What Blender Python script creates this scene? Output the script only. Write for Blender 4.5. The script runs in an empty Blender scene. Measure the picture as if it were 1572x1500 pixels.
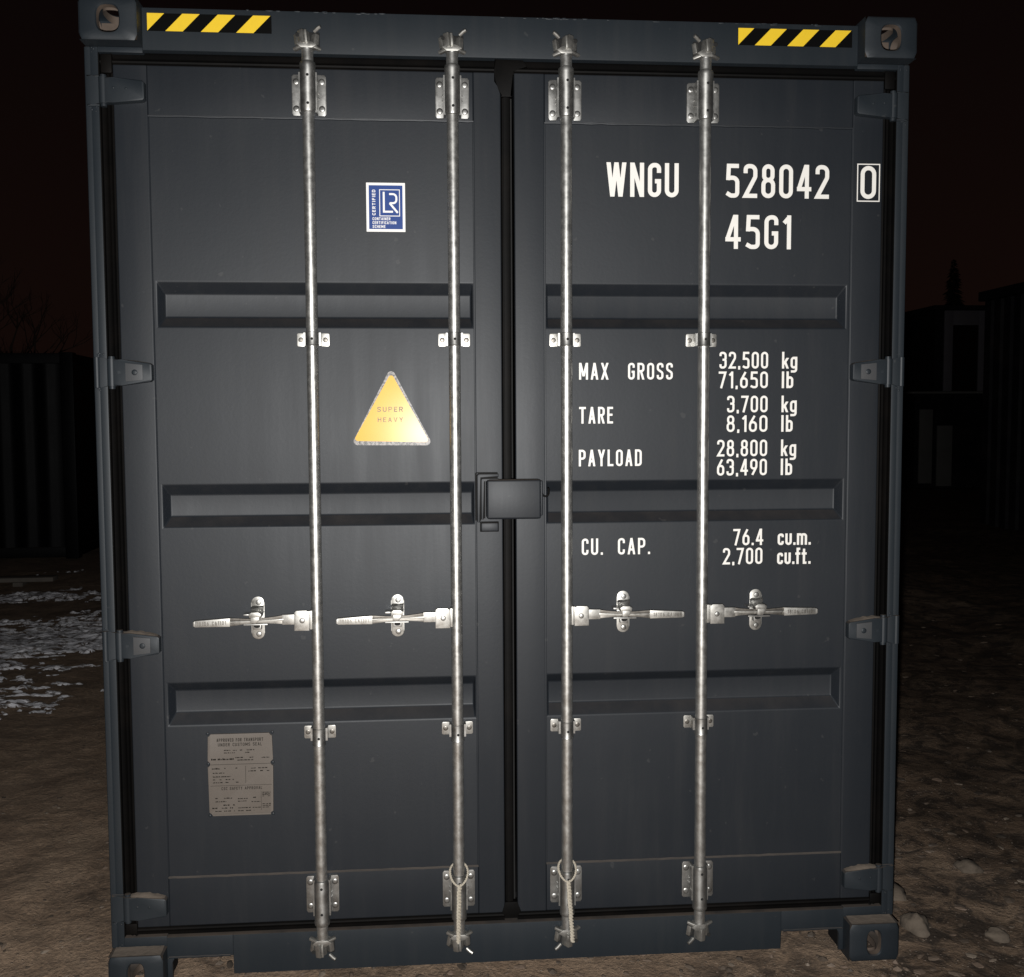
import bpy, bmesh, math, random
from math import radians, sin, cos, pi
from mathutils import Vector, Matrix, noise
random.seed(7)
S = bpy.context.scene
COL = S.collection

# ------------------------------------------------------------------ camera
camd = bpy.data.cameras.new("camera")
cam = bpy.data.objects.new("camera", camd); COL.objects.link(cam)
camd.sensor_fit = 'HORIZONTAL'; camd.sensor_width = 36.0
camd.lens = 36.0 * 1575.0 / 1572.0
camd.clip_start = 0.05; camd.clip_end = 2000
_R = Matrix.Rotation(-.0777, 3, 'Z') @ Matrix.Rotation(-.0653, 3, 'X') @ Matrix.Rotation(.0048, 3, 'Y')
_r, _f, _u = _R.col[0], _R.col[1], _R.col[2]
CAM = Vector((-.2397, -3.0317, 1.7027))
cam.matrix_world = Matrix(((_r.x, _u.x, -_f.x, CAM.x), (_r.y, _u.y, -_f.y, CAM.y), (_r.z, _u.z, -_f.z, CAM.z), (0, 0, 0, 1)))
S.camera = cam

# ------------------------------------------------------------------ night sky, phone torch, exposure
W = bpy.data.worlds.new("World"); S.world = W; W.use_nodes = True
nt = W.node_tree; nt.nodes.clear()
wo = nt.nodes.new('ShaderNodeOutputWorld'); bg = nt.nodes.new('ShaderNodeBackground')
tc = nt.nodes.new('ShaderNodeTexCoord'); sx = nt.nodes.new('ShaderNodeSeparateXYZ'); rp = nt.nodes.new('ShaderNodeValToRGB')
nt.links.new(tc.outputs['Generated'], sx.inputs[0]); nt.links.new(sx.outputs['Z'], rp.inputs[0])
nt.links.new(rp.outputs[0], bg.inputs[0]); nt.links.new(bg.outputs[0], wo.inputs[0])
e = rp.color_ramp.elements
e[0].position = 0.0; e[0].color = (.0058, .0026, .0019, 1)
e[1].position = 0.45; e[1].color = (.0020, .0012, .0013, 1)
m_ = rp.color_ramp.elements.new(0.16); m_.color = (.0048, .0023, .0018, 1)
bg.inputs[1].default_value = 1.0

ld = bpy.data.lights.new("phone_torch", 'POINT'); ld.energy = 640; ld.color = (1.0, .980, .950); ld.shadow_soft_size = .012
lo = bpy.data.objects.new("phone_torch", ld); COL.objects.link(lo)
lo.location = CAM + Vector((-.022, .0, -.065))

S.view_settings.view_transform = 'Standard'; S.view_settings.look = 'None'
S.view_settings.exposure = 0; S.view_settings.gamma = 1; S.view_settings.use_curve_mapping = False

# ------------------------------------------------------------------ materials
def N(t, kind, **kw):
    n = t.nodes.new(kind)
    for k, v in kw.items(): setattr(n, k, v)
    return n
def setin(n, **kw):
    for k, v in kw.items(): n.inputs[k.replace('_', ' ')].default_value = v
def base_mat(name, col, rough=.5, metal=0., spec=.5):
    m = bpy.data.materials.new(name); m.use_nodes = True
    b = m.node_tree.nodes['Principled BSDF']
    b.inputs['Base Color'].default_value = (*col, 1); b.inputs['Roughness'].default_value = rough
    b.inputs['Metallic'].default_value = metal; b.inputs['Specular IOR Level'].default_value = spec
    return m, m.node_tree, b
def noise_node(t, scale, detail=4, rough=.55, vec=None, dist=0):
    n = N(t, 'ShaderNodeTexNoise'); setin(n, Scale=scale, Detail=detail, Roughness=rough, Distortion=dist)
    if vec is not None: t.links.new(vec, n.inputs['Vector'])
    return n
def ramp(t, inp, stops):
    r = N(t, 'ShaderNodeValToRGB'); t.links.new(inp, r.inputs[0])
    el = r.color_ramp.elements
    while len(el) < len(stops): el.new(.5)
    for q, (p, c) in zip(el, stops):
        q.position = p; q.color = (c, c, c, 1) if not hasattr(c, '__len__') else (*c, 1)
    return r
def mix(t, fac, a, b, mode='MIX'):
    n = N(t, 'ShaderNodeMix', data_type='RGBA', blend_type=mode)
    for sock, v in ((n.inputs['Factor'], fac), (n.inputs['A'], a), (n.inputs['B'], b)):
        if hasattr(v, 'is_output'): t.links.new(v, sock)
        elif hasattr(v, '__len__'): sock.default_value = (*v, 1)
        else: sock.default_value = v
    return n.outputs['Result']
def math_n(t, op, a, b=None):
    n = N(t, 'ShaderNodeMath', operation=op)
    for i, v in enumerate((a, b)):
        if v is None: continue
        if hasattr(v, 'is_output'): t.links.new(v, n.inputs[i])
        else: n.inputs[i].default_value = v
    return n.outputs[0]
def bump(t, b, h, strength, dist):
    n = N(t, 'ShaderNodeBump'); setin(n, Strength=strength, Distance=dist)
    t.links.new(h, n.inputs['Height']); t.links.new(n.outputs[0], b.inputs['Normal']); return n

def paint_mat(name, col, dust=(.062, .048, .038), dust_amt=.85):
    m, t, b = base_mat(name, col, .52, 0, .32)
    b.inputs['Specular Tint'].default_value = (.965, .98, 1.0, 1)
    co = N(t, 'ShaderNodeTexCoord').outputs['Object']
    mp = N(t, 'ShaderNodeMapping'); t.links.new(co, mp.inputs[0]); mp.inputs['Scale'].default_value = (14, 14, 1.1)
    streak = noise_node(t, 1.6, 6, .6, mp.outputs[0])
    blot = noise_node(t, 2.3, 5, .6, co)
    fine = noise_node(t, 90, 3, .6, co)
    c1 = mix(t, ramp(t, blot.outputs[0], [(.3, 0), (.75, 1)]).outputs[0], col, tuple(min(1, c * k) for c, k in zip(col, (1.32, 1.22, 1.14))))
    c2 = mix(t, math_n(t, 'MULTIPLY', ramp(t, streak.outputs[0], [(.5, 0), (.78, 1)]).outputs[0], .05), c1, (.07, .062, .053))
    g = N(t, 'ShaderNodeNewGeometry'); sp = N(t, 'ShaderNodeSeparateXYZ'); t.links.new(g.outputs['Normal'], sp.inputs[0])
    up = ramp(t, sp.outputs['Z'], [(.60, 0), (.95, 1)])
    dn = ramp(t, noise_node(t, 9, 5, .65, co).outputs[0], [(.25, .25), (.6, 1)])
    df = math_n(t, 'MULTIPLY', math_n(t, 'MULTIPLY', up.outputs[0], dn.outputs[0]), dust_amt)
    c3 = mix(t, df, c2, dust)
    # scuffs: sparse pale chips
    chip = ramp(t, noise_node(t, 34, 2, .5, co).outputs[0], [(.735, 0), (.76, 1)])
    c4 = mix(t, math_n(t, 'MULTIPLY', chip.outputs[0], .07), c3, (.16, .155, .145))
    t.links.new(c4, b.inputs['Base Color'])
    rr = N(t, 'ShaderNodeMapRange'); t.links.new(math_n(t, 'ADD', math_n(t, 'MULTIPLY', streak.outputs[0], .6), math_n(t, 'MULTIPLY', blot.outputs[0], .4)), rr.inputs[0])
    rr.inputs[1].default_value = .3; rr.inputs[2].default_value = .7; rr.inputs[3].default_value = .475; rr.inputs[4].default_value = .555
    t.links.new(math_n(t, 'ADD', rr.outputs[0], math_n(t, 'MULTIPLY', df, .3)), b.inputs['Roughness'])
    low = noise_node(t, 5, 2, .5, co)
    h = math_n(t, 'ADD', math_n(t, 'MULTIPLY', fine.outputs[0], .10), math_n(t, 'MULTIPLY', low.outputs[0], .35))
    bump(t, b, h, .35, .004)
    return m

def zinc_mat(name, col, rough, metal=.8, spangle=30):
    m, t, b = base_mat(name, col, rough, metal)
    co = N(t, 'ShaderNodeTexCoord').outputs['Object']
    n1 = noise_node(t, spangle, 5, .65, co); n2 = noise_node(t, 6, 4, .6, co)
    c = mix(t, ramp(t, n1.outputs[0], [(.3, 0), (.7, 1)]).outputs[0], tuple(k * .78 for k in col), col)
    c = mix(t, ramp(t, n2.outputs[0], [(.6, 0), (.85, .4)]).outputs[0], c, (.30, .28, .25))
    t.links.new(c, b.inputs['Base Color'])
    rr = N(t, 'ShaderNodeMapRange'); t.links.new(n1.outputs[0], rr.inputs[0]); rr.inputs[1].default_value = .25; rr.inputs[2].default_value = .75
    rr.inputs[3].default_value = rough - .08; rr.inputs[4].default_value = rough + .12
    t.links.new(rr.outputs[0], b.inputs['Roughness'])
    bump(t, b, n1.outputs[0], .18, .0012)
    return m

def grime_mat(name, col, rough, amount=.25, scale=25, dirt=(.05, .045, .04), bumpd=0):
    m, t, b = base_mat(name, col, rough)
    co = N(t, 'ShaderNodeTexCoord').outputs['Object']
    n1 = noise_node(t, scale, 5, .6, co)
    c = mix(t, math_n(t, 'MULTIPLY', ramp(t, n1.outputs[0], [(.45, 0), (.8, 1)]).outputs[0], amount), col, dirt)
    t.links.new(c, b.inputs['Base Color'])
    if bumpd: bump(t, b, n1.outputs[0], .6, bumpd)
    return m

PAINT = paint_mat('anthracite_paint', (.0074, .0097, .0132))
RAIL = paint_mat('anthracite_frame_paint', (.0092, .0129, .0170))
ZINC = zinc_mat('galvanised_steel', (.34, .34, .33), .40, .95)
GREYM = zinc_mat('dull_shaded_zinc', (.17, .16, .145), .42, .9, 60)  # dull rivets; darker tone also paints shade on the handle arms
BARM = zinc_mat('galvanised_tube', (.50, .50, .485), .40, .93, 45)
for _n in BARM.node_tree.nodes:
    if _n.type == 'BUMP': _n.inputs['Strength'].default_value = .06
PAD_SHEEN = paint_mat('hinge_pad_sheen_paint', (.035, .038, .042))  # lighter base colour paints the sheen of the hinge pads
CAST = zinc_mat('zinc_plated_forging', (.37, .365, .345), .42, .88, 60)
RUBBER_SHADE = grime_mat('black_rubber_and_shade', (.0014, .0013, .0013), .6, .30, 7, (.010, .0075, .006), .002)  # rubber seals; also paints dark shade at the lock box catch and hook
RUBBER_SHADE.node_tree.nodes['Principled BSDF'].inputs['Specular IOR Level'].default_value = .09
HOLE_SHADE = base_mat('painted_hole_shade', (.004, .004, .004), .9)[0]  # near-black colour painting the shade of holes and gaps
RUST = grime_mat('rusty_cavity', (.075, .055, .042), .8, .7, 18, (.02, .015, .012), .004)
DUST = grime_mat('settled_dust', (.095, .076, .060), .95, .5, 40, (.045, .035, .027), .006)
WHITE = grime_mat('white_lettering', (.665, .655, .625), .5, .10, 30, (.4, .38, .34))
YELLOW = grime_mat('yellow_film', (.66, .45, .022), .42, .12, 40, (.42, .28, .02))
BLACK = base_mat('black_film', (.003, .003, .003), .4, 0, .06)[0]
BLUE = grime_mat('blue_film', (.022, .050, .185), .42, .10, 30, (.04, .07, .21))
BLUE.node_tree.nodes['Principled BSDF'].inputs['Specular IOR Level'].default_value = .15
STWHITE = base_mat('white_film', (.66, .66, .645), .4)[0]
ORANGE = grime_mat('amber_film', (.62, .37, .060), .21, .22, 30, (.52, .29, .05))
ORANGE.node_tree.nodes['Principled BSDF'].inputs['Specular IOR Level'].default_value = .055
WORN = grime_mat('worn_silver_film', (.16, .145, .135), .34, 1.0, 130, (.012, .012, .013), .001)
for _n in WORN.node_tree.nodes:
    if _n.type == 'VALTORGB': _n.color_ramp.elements[0].position = .46; _n.color_ramp.elements[1].position = .56
WORN.node_tree.nodes['Principled BSDF'].inputs['Specular IOR Level'].default_value = .25
INK = base_mat('dark_ink', (.014, .012, .010), .7, 0, .1)[0]
PLATE = grime_mat('dull_aluminium_plate', (.092, .079, .068), .55, .5, 12, (.068, .056, .046), .001)
FADED = grime_mat('faded_print', (.075, .055, .028), .5, 1.0, 55, (.42, .26, .05))
ROPE = grime_mat('hemp_rope', (.37, .335, .275), .8, .5, 200, (.3, .26, .2), .001)
SEAMDUST = grime_mat('dusty_seam', (.045, .038, .033), .9, .8, 9, (.012, .012, .013))
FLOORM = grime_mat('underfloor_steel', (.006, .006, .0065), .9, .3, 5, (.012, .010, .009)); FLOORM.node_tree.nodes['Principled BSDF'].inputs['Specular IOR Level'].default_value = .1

# ------------------------------------------------------------------ mesh helpers
class MB:
    def __init__(s): s.bm = bmesh.new(); s.mats = []
    def _mi(s, m):
        if m is None: return 0
        if m not in s.mats: s.mats.append(m)
        return s.mats.index(m)
    def add(s, verts, faces, m=None, M=None, smooth=False):
        mi = s._mi(m)
        vs = [s.bm.verts.new(M @ Vector(v) if M else v) for v in verts]
        out = []
        for f in faces:
            try:
                fc = s.bm.faces.new([vs[i] for i in f]); fc.material_index = mi; fc.smooth = smooth; out.append(fc)
            except ValueError: pass
        return out
    def absorb(s, bm2, m=None, M=None, smooth=False):
        bmesh.ops.recalc_face_normals(bm2, faces=bm2.faces[:])
        idx = {v: i for i, v in enumerate(bm2.verts)}
        s.add([v.co.copy() for v in bm2.verts], [[idx[v] for v in f.verts] for f in bm2.faces], m, M, smooth)
        bm2.free()
    def box(s, x0, x1, y0, y1, z0, z1, m=None, bev=0., seg=2, M=None):
        b = bmesh.new()
        bmesh.ops.create_cube(b, size=1)
        for v in b.verts: v.co = Vector(((x0 + x1) / 2 + v.co.x * (x1 - x0), (y0 + y1) / 2 + v.co.y * (y1 - y0), (z0 + z1) / 2 + v.co.z * (z1 - z0)))
        if bev: bmesh.ops.bevel(b, geom=b.edges[:], offset=bev, segments=seg, profile=.6, affect='EDGES')
        s.absorb(b, m, M, bool(bev))
    def prism(s, pts, y0, y1, m=None, bev=0., M=None, seg=2):
        """polygon in x,z extruded along y (y0 is the front)"""
        b = bmesh.new(); n = len(pts)
        f = [b.verts.new((x, y0, z)) for x, z in pts]; k = [b.verts.new((x, y1, z)) for x, z in pts]
        ff = b.faces.new(f); b.faces.new(k[::-1])
        for i in range(n): b.faces.new((f[i], k[i], k[(i + 1) % n], f[(i + 1) % n]))
        if bev: bmesh.ops.bevel(b, geom=list(ff.edges), offset=bev, segments=seg, profile=.6, affect='EDGES')
        s.absorb(b, m, M, bool(bev))
    def lathe(s, prof, cx, cy, m=None, n=24, M=None, smooth=True):
        """profile of (radius, z) turned about the vertical axis through cx, cy"""
        vs, fs = [], []
        for r, z in prof:
            for i in range(n): a = 2 * pi * i / n; vs.append((cx + r * cos(a), cy + r * sin(a), z))
        for j in range(len(prof) - 1):
            for i in range(n): fs.append((j * n + i, j * n + (i + 1) % n, (j + 1) * n + (i + 1) % n, (j + 1) * n + i))
        fs.append(tuple(range(n))[::-1]); fs.append(tuple(range((len(prof) - 1) * n, len(prof) * n)))
        s.add(vs, fs, m, M, smooth)
    def tube(s, pts, r, m=None, n=8, smooth=True):
        pts = [Vector(p) for p in pts]; vs, fs = [], []
        up = Vector((.13, .97, .21))
        for i, p in enumerate(pts):
            d = (pts[min(i + 1, len(pts) - 1)] - pts[max(i - 1, 0)]).normalized()
            a = d.cross(up)
            if a.length < .05: a = d.cross(Vector((1, 0, 0)))
            a.normalize(); b = d.cross(a); rr = r[i] if hasattr(r, '__len__') else r
            for k in range(n): t = 2 * pi * k / n; vs.append(p + a * (rr * cos(t)) + b * (rr * sin(t)))
        for i in range(len(pts) - 1):
            for k in range(n): fs.append((i * n + k, i * n + (k + 1) % n, (i + 1) * n + (k + 1) % n, (i + 1) * n + k))
        fs.append(tuple(range(n))[::-1]); fs.append(tuple(range((len(pts) - 1) * n, len(pts) * n)))
        s.add(vs, fs, m, None, smooth)
    def disc(s, cx, y, cz, r, m=None, n=16, h=.0, rx=None):
        """low dome facing -y"""
        vs = []; fs = []
        rings = [(1, 0), (.8, .75), (.45, 1)] if h else [(1, 0)]
        for q, hh in rings:
            for i in range(n): a = 2 * pi * i / n; vs.append((cx + (rx or r) * q * cos(a), y - h * hh, cz + r * q * sin(a)))
        for j in range(len(rings) - 1):
            for i in range(n): fs.append((j * n + i, j * n + (i + 1) % n, (j + 1) * n + (i + 1) % n, (j + 1) * n + i))
        fs.append(tuple(range((len(rings) - 1) * n, len(rings) * n)))
        s.add(vs, fs, m, None, bool(h))
    def build(s, name, m=None, parent=None, sharp=35, recalc=True):
        if recalc: bmesh.ops.recalc_face_normals(s.bm, faces=s.bm.faces[:])
        me = bpy.data.meshes.new(name); s.bm.to_mesh(me); s.bm.free()
        for q in (s.mats or [m]): me.materials.append(q)
        try: me.set_sharp_from_angle(angle=radians(sharp))
        except Exception: pass
        o = bpy.data.objects.new(name, me); COL.objects.link(o)
        if parent: o.parent = parent
        return o
def thing(name, label, cat, loc=(0, 0, 0), group=None):
    o = bpy.data.objects.new(name, None); COL.objects.link(o); o.location = loc
    o.empty_display_size = .2
    return tag(o, label, cat, group)
def tag(o, label, cat, group=None, kind=None):
    o['label'] = label; o['category'] = cat
    if group: o['group'] = group
    if kind: o['kind'] = kind
    return o
def place(o, parent_loc):   # meshes are written in world coordinates; shift them under a thing's base
    o.location = -Vector(parent_loc)
    return o

# ------------------------------------------------------------------ stencil lettering: strokes with a flat width
def fillet(pts, rad, closed):
    out = []; n = len(pts)
    for i in range(n):
        p = Vector(pts[i][:2]); r = pts[i][2] if len(pts[i]) > 2 else 0
        r *= rad
        if r <= 1e-6 or (not closed and i in (0, n - 1)): out.append(p); continue
        a = Vector(pts[(i - 1) % n][:2]); b = Vector(pts[(i + 1) % n][:2])
        da = a - p; db = b - p; la, lb = da.length, db.length; da.normalize(); db.normalize()
        ang = math.acos(max(-1, min(1, da.dot(db))))
        t = min(r / math.tan(ang / 2), la * .5, lb * .5); r2 = t * math.tan(ang / 2)
        c = p + (da + db).normalized() * (r2 / math.sin(ang / 2))
        s0 = p + da * t - c; s1 = p + db * t - c
        tot = s0.angle_signed(s1)
        for k in range(8):
            th = -tot * k / 7
            out.append(c + Vector((s0.x * cos(th) - s0.y * sin(th), s0.x * sin(th) + s0.y * cos(th))))
    ded = [out[0]]
    for p in out[1:]:
        if (p - ded[-1]).length > 2e-5: ded.append(p)
    if len(ded) < 2: return out
    if closed and (ded[0] - ded[-1]).length < 2e-5: ded.pop()
    return ded
def ribbon(pts, s, closed, caps):
    n = len(pts); L, Rr = [], []
    pts = [p.copy() for p in pts]
    if not closed:
        d0 = (pts[0] - pts[1]).normalized(); d1 = (pts[-1] - pts[-2]).normalized()
        pts[0] += d0 * s * .5 * caps[0]; pts[-1] += d1 * s * .5 * caps[1]
    for i in range(n):
        if closed: a, b = pts[(i - 1) % n], pts[(i + 1) % n]
        else: a, b = pts[max(i - 1, 0)], pts[min(i + 1, n - 1)]
        d1 = (pts[i] - a); d2 = (b - pts[i])
        if d1.length < 1e-9: d1 = d2.copy()
        if d2.length < 1e-9: d2 = d1.copy()
        d1.normalize(); d2.normalize()
        nn = Vector((-(d1 + d2).y, (d1 + d2).x)); nn.normalize()
        q = max(.45, nn.dot(Vector((-d1.y, d1.x)))); w = s * .5 / q
        L.append(pts[i] + nn * w); Rr.append(pts[i] - nn * w)
    return L, Rr
# glyph: (width, [strokes]); stroke = ('p', [(u,v[,r])..], closed, (cap0,cap1)) or ('d', u0,v0,u1,v1) diagonal cut level
def P(*pts, closed=False, caps=(1, 1)): return ('p', pts, closed, caps)
def D(a, b, c, d): return ('d', a, b, c, d)
X_ = .66
GL = {
 '0': (.42, [P((0, 0, 1), (0, 1, 1), (1, 1, 1), (1, 0, 1), closed=True)]),
 '1': (.24, [P((1, 0), (1, 1)), P((.15, .86), (.8, .97), caps=(1, 0))]),
 '2': (.42, [P((0, .76), (0, 1, 1), (1, 1, 1), (1, .64, 1), (0, .0), (1, 0), caps=(0, 1))]),
 '3': (.42, [P((0, .78), (0, 1, 1), (1, 1, 1), (1, .53, 1), (.4, .53), caps=(0, 0)), P((.5, .53), (1, .53, 1), (1, 0, 1), (0, 0, 1), (0, .22), caps=(0, 0))]),
 '4': (.44, [P((.76, 0), (.76, 1)), D(.70, 1, 0, .26), P((0, .25), (1, .25))]),
 '5': (.42, [P((.94, 1), (.12, 1), (.06, .52), caps=(1, 0)), P((.06, .60), (1, .60, 1), (1, 0, 1), (.35, 0, .6), (0, .07), caps=(0, .5))]),
 '6': (.42, [P((0, 0, 1), (0, .6, 1), (1, .6, 1), (1, 0, 1), closed=True), P((.02, .36), (.02, .5, 1), (.72, 1), caps=(0, .6))]),
 '7': (.42, [P((0, 1), (1, 1), (.3, 0), caps=(1, 1))]),
 '8': (.42, [P((0, 0, 1), (0, .54, 1), (1, .54, 1), (1, 0, 1), closed=True), P((.07, .54, 1), (.07, 1, 1), (.93, 1, 1), (.93, .54, 1), closed=True)]),
 '9': (.42, [P((0, .4, 1), (0, 1, 1), (1, 1, 1), (1, .4, 1), closed=True), P((.98, .64), (.98, .5, 1), (.28, 0), caps=(0, .6))]),
 ',': (.12, [D(1.0, .10, .0, -.14)]), '.': (.12, [P((.5, 0), (.5, .02))]), '-': (.3, [P((0, .45), (1, .45))]),
 'A': (.44, [D(.5, 1, 0, 0), D(.5, 1, 1, 0), P((.2, .27), (.8, .27), caps=(0, 0))]),
 'B': (.42, [P((0, 0), (0, 1)), P((0, 1), (.95, 1, 1), (.95, .53, 1), (0, .53), caps=(0, 0)), P((0, .53), (1, .53, 1), (1, 0, 1), (0, 0), caps=(0, 0))]),
 'C': (.40, [P((1, .72), (1, 1, 1), (0, 1, 1), (0, 0, 1), (1, 0, 1), (1, .28), caps=(0, 0))]),
 'D': (.42, [P((0, 0), (0, 1), (1, 1, 1), (1, 0, 1), closed=True)]),
 'E': (.36, [P((1, 1), (0, 1), (0, 0), (1, 0)), P((0, .53), (.85, .53), caps=(0, 1))]),
 'F': (.36, [P((1, 1), (0, 1), (0, 0)), P((0, .53), (.85, .53), caps=(0, 1))]),
 'G': (.40, [P((1, .74), (1, 1, 1), (0, 1, 1), (0, 0, 1), (1, 0, 1), (1, .46), (.55, .46), caps=(0, 0))]),
 'H': (.42, [P((0, 0), (0, 1)), P((1, 0), (1, 1)), P((0, .53), (1, .53), caps=(0, 0))]),
 'I': (.125, [P((.5, 0), (.5, 1))]),
 'J': (.36, [P((1, 1), (1, 0, 1), (0, 0, 1), (0, .25), caps=(1, 0))]),
 'K': (.42, [P((0, 0), (0, 1)), D(1, 1, .05, .4), D(.38, .6, 1, 0)]),
 'L': (.36, [P((0, 1), (0, 0), (1, 0))]),
 'M': (.52, [P((0, 0), (0, 1)), P((1, 0), (1, 1)), D(0.02, 1, .5, .15), D(.98, 1, .5, .15)]),
 'N': (.42, [P((0, 0), (0, 1)), P((1, 0), (1, 1)), D(0, 1, 1, 0)]),
 'O': (.42, [P((0, 0, 1), (0, 1, 1), (1, 1, 1), (1, 0, 1), closed=True)]),
 'P': (.42, [P((0, 0), (0, 1)), P((0, 1), (1, 1, 1), (1, .46, 1), (0, .46), caps=(0, 0))]),
 'R': (.42, [P((0, 0), (0, 1)), P((0, 1), (1, 1, 1), (1, .5, 1), (0, .5), caps=(0, 0)), D(.5, .5, 1, 0)]),
 'S': (.40, [P((1, .76), (1, 1, 1), (0, 1, 1), (0, .62, 1), (1, .40, 1), (1, 0, 1), (0, 0, 1), (0, .24), caps=(0, 0))]),
 'T': (.42, [P((0, 1), (1, 1)), P((.5, 0), (.5, 1), caps=(1, 0))]),
 'U': (.42, [P((0, 1), (0, 0, 1), (1, 0, 1), (1, 1))]),
 'V': (.44, [D(0, 1, .5, 0), D(1, 1, .5, 0)]),
 'W': (.60, [D(0, 1, .24, 0), D(.5, 1, .24, 0), D(.5, 1, .76, 0), D(1, 1, .76, 0)]),
 'X': (.44, [D(0, 1, 1, 0), D(1, 1, 0, 0)]), 'Y': (.44, [D(0, 1, .5, .45), D(1, 1, .5, .45), P((.5, 0), (.5, .5), caps=(1, 0))]),
 'Z': (.42, [P((0, 1), (1, 1), (0, 0), (1, 0))]),
 'k': (.38, [P((0, 0), (0, 1)), D(1, X_, .1, .2), D(.4, .40, 1, 0)]),
 'g': (.38, [P((0, 0, 1), (0, X_, 1), (1, X_, 1), (1, 0, 1), closed=True), P((1, X_), (1, -.28, 1), (.1, -.28), caps=(1, 1))]),
 'l': (.125, [P((.5, 0), (.5, 1))]), 'b': (.38, [P((0, 0), (0, 1)), P((0, 0, 1), (0, X_, 1), (1, X_, 1), (1, 0, 1), closed=True)]),
 'c': (.36, [P((1, .48), (1, X_, 1), (0, X_, 1), (0, 0, 1), (1, 0, 1), (1, .2), caps=(0, 0))]),
 'u': (.38, [P((0, X_), (0, 0, 1), (1, 0, 1), (1, X_)), ]),
 'm': (.60, [P((0, 0), (0, X_)), P((0, .5), (0, X_, 1), (.5, X_, 1), (.5, 0), caps=(0, 1)), P((.5, .5), (.5, X_, 1), (1, X_, 1), (1, 0), caps=(0, 1))]),
 'f': (.30, [P((.3, 0), (.3, 1)), P((.3, 1), (1, 1), caps=(0, .6)), P((-.55, X_), (1.3, X_), caps=(0, 0))]),
 't': (.30, [P((.3, .92), (.3, 0)), P((.3, 0), (1, 0), caps=(0, .6)), P((-.55, X_), (1.3, X_), caps=(0, 0))]),
}
def letter(mb, text, x0, x1, z0, z1, y, m, sw=.125, gap=.12, space=.30, M=None, dy=.00012):
    """write text between x0..x1, baseline z0, cap height z1, on the plane y"""
    h = z1 - z0; s = sw * h
    nat = 0
    for i, ch in enumerate(text): nat += (space if ch == ' ' else GL[ch][0]) + (gap if i < len(text) - 1 else 0)
    k = (x1 - x0) / (nat * h); x = x0; layer = 0
    for i, ch in enumerate(text):
        if ch == ' ': x += (space + gap) * h * k; continue
        w, strokes = GL[ch]; w = w * h * k; iw = max(w - s, 1e-5); ih = h - s
        fx = lambda u: x + s / 2 + u * iw
        fz = lambda v: z0 + s / 2 + v * ih
        for st in strokes:
            yy = y - dy * (layer % 4); layer += 1
            if st[0] == 'd':
                _, a, b, c, d = st
                sx_ = lambda u: x + s / 2 + u * iw
                top, bot = (z0 + h if b == 1 else fz(b)), (z0 if d == 0 else fz(d))
                hw = s * .5 * math.hypot(sx_(a) - sx_(c), top - bot) / abs(top - bot)
                vs = [(sx_(a) - hw, yy, top), (sx_(a) + hw, yy, top), (sx_(c) + hw, yy, bot), (sx_(c) - hw, yy, bot)]
                mb.add(vs, [(0, 1, 2, 3)], m, M)
            else:
                _, pts, closed, caps = st
                pp = [(fx(p[0]), fz(p[1]), (p[2] if len(p) > 2 else 0)) for p in pts]
                fl = fillet(pp, min(iw * .5, ih * .28), closed)
                L, Rr = ribbon(fl, s, closed, caps); n = len(L)
                vs = [(p.x, yy, p.y) for p in L] + [(p.x, yy, p.y) for p in Rr]
                mb.add(vs, [(q, (q + 1) % n, n + (q + 1) % n, n + q) for q in range(n if closed else n - 1)], m, M)
        x += w + gap * h * k

# ================================================================== the shipping container
CX = thing('shipping_container', 'anthracite grey shipping container seen on its closed double doors, standing on the mud', 'container', (0, 0, 0))
YF, YD = .055, .065          # front of the frame, front of the door leaves
LEN = 12.19
TOP = 2.896

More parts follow.
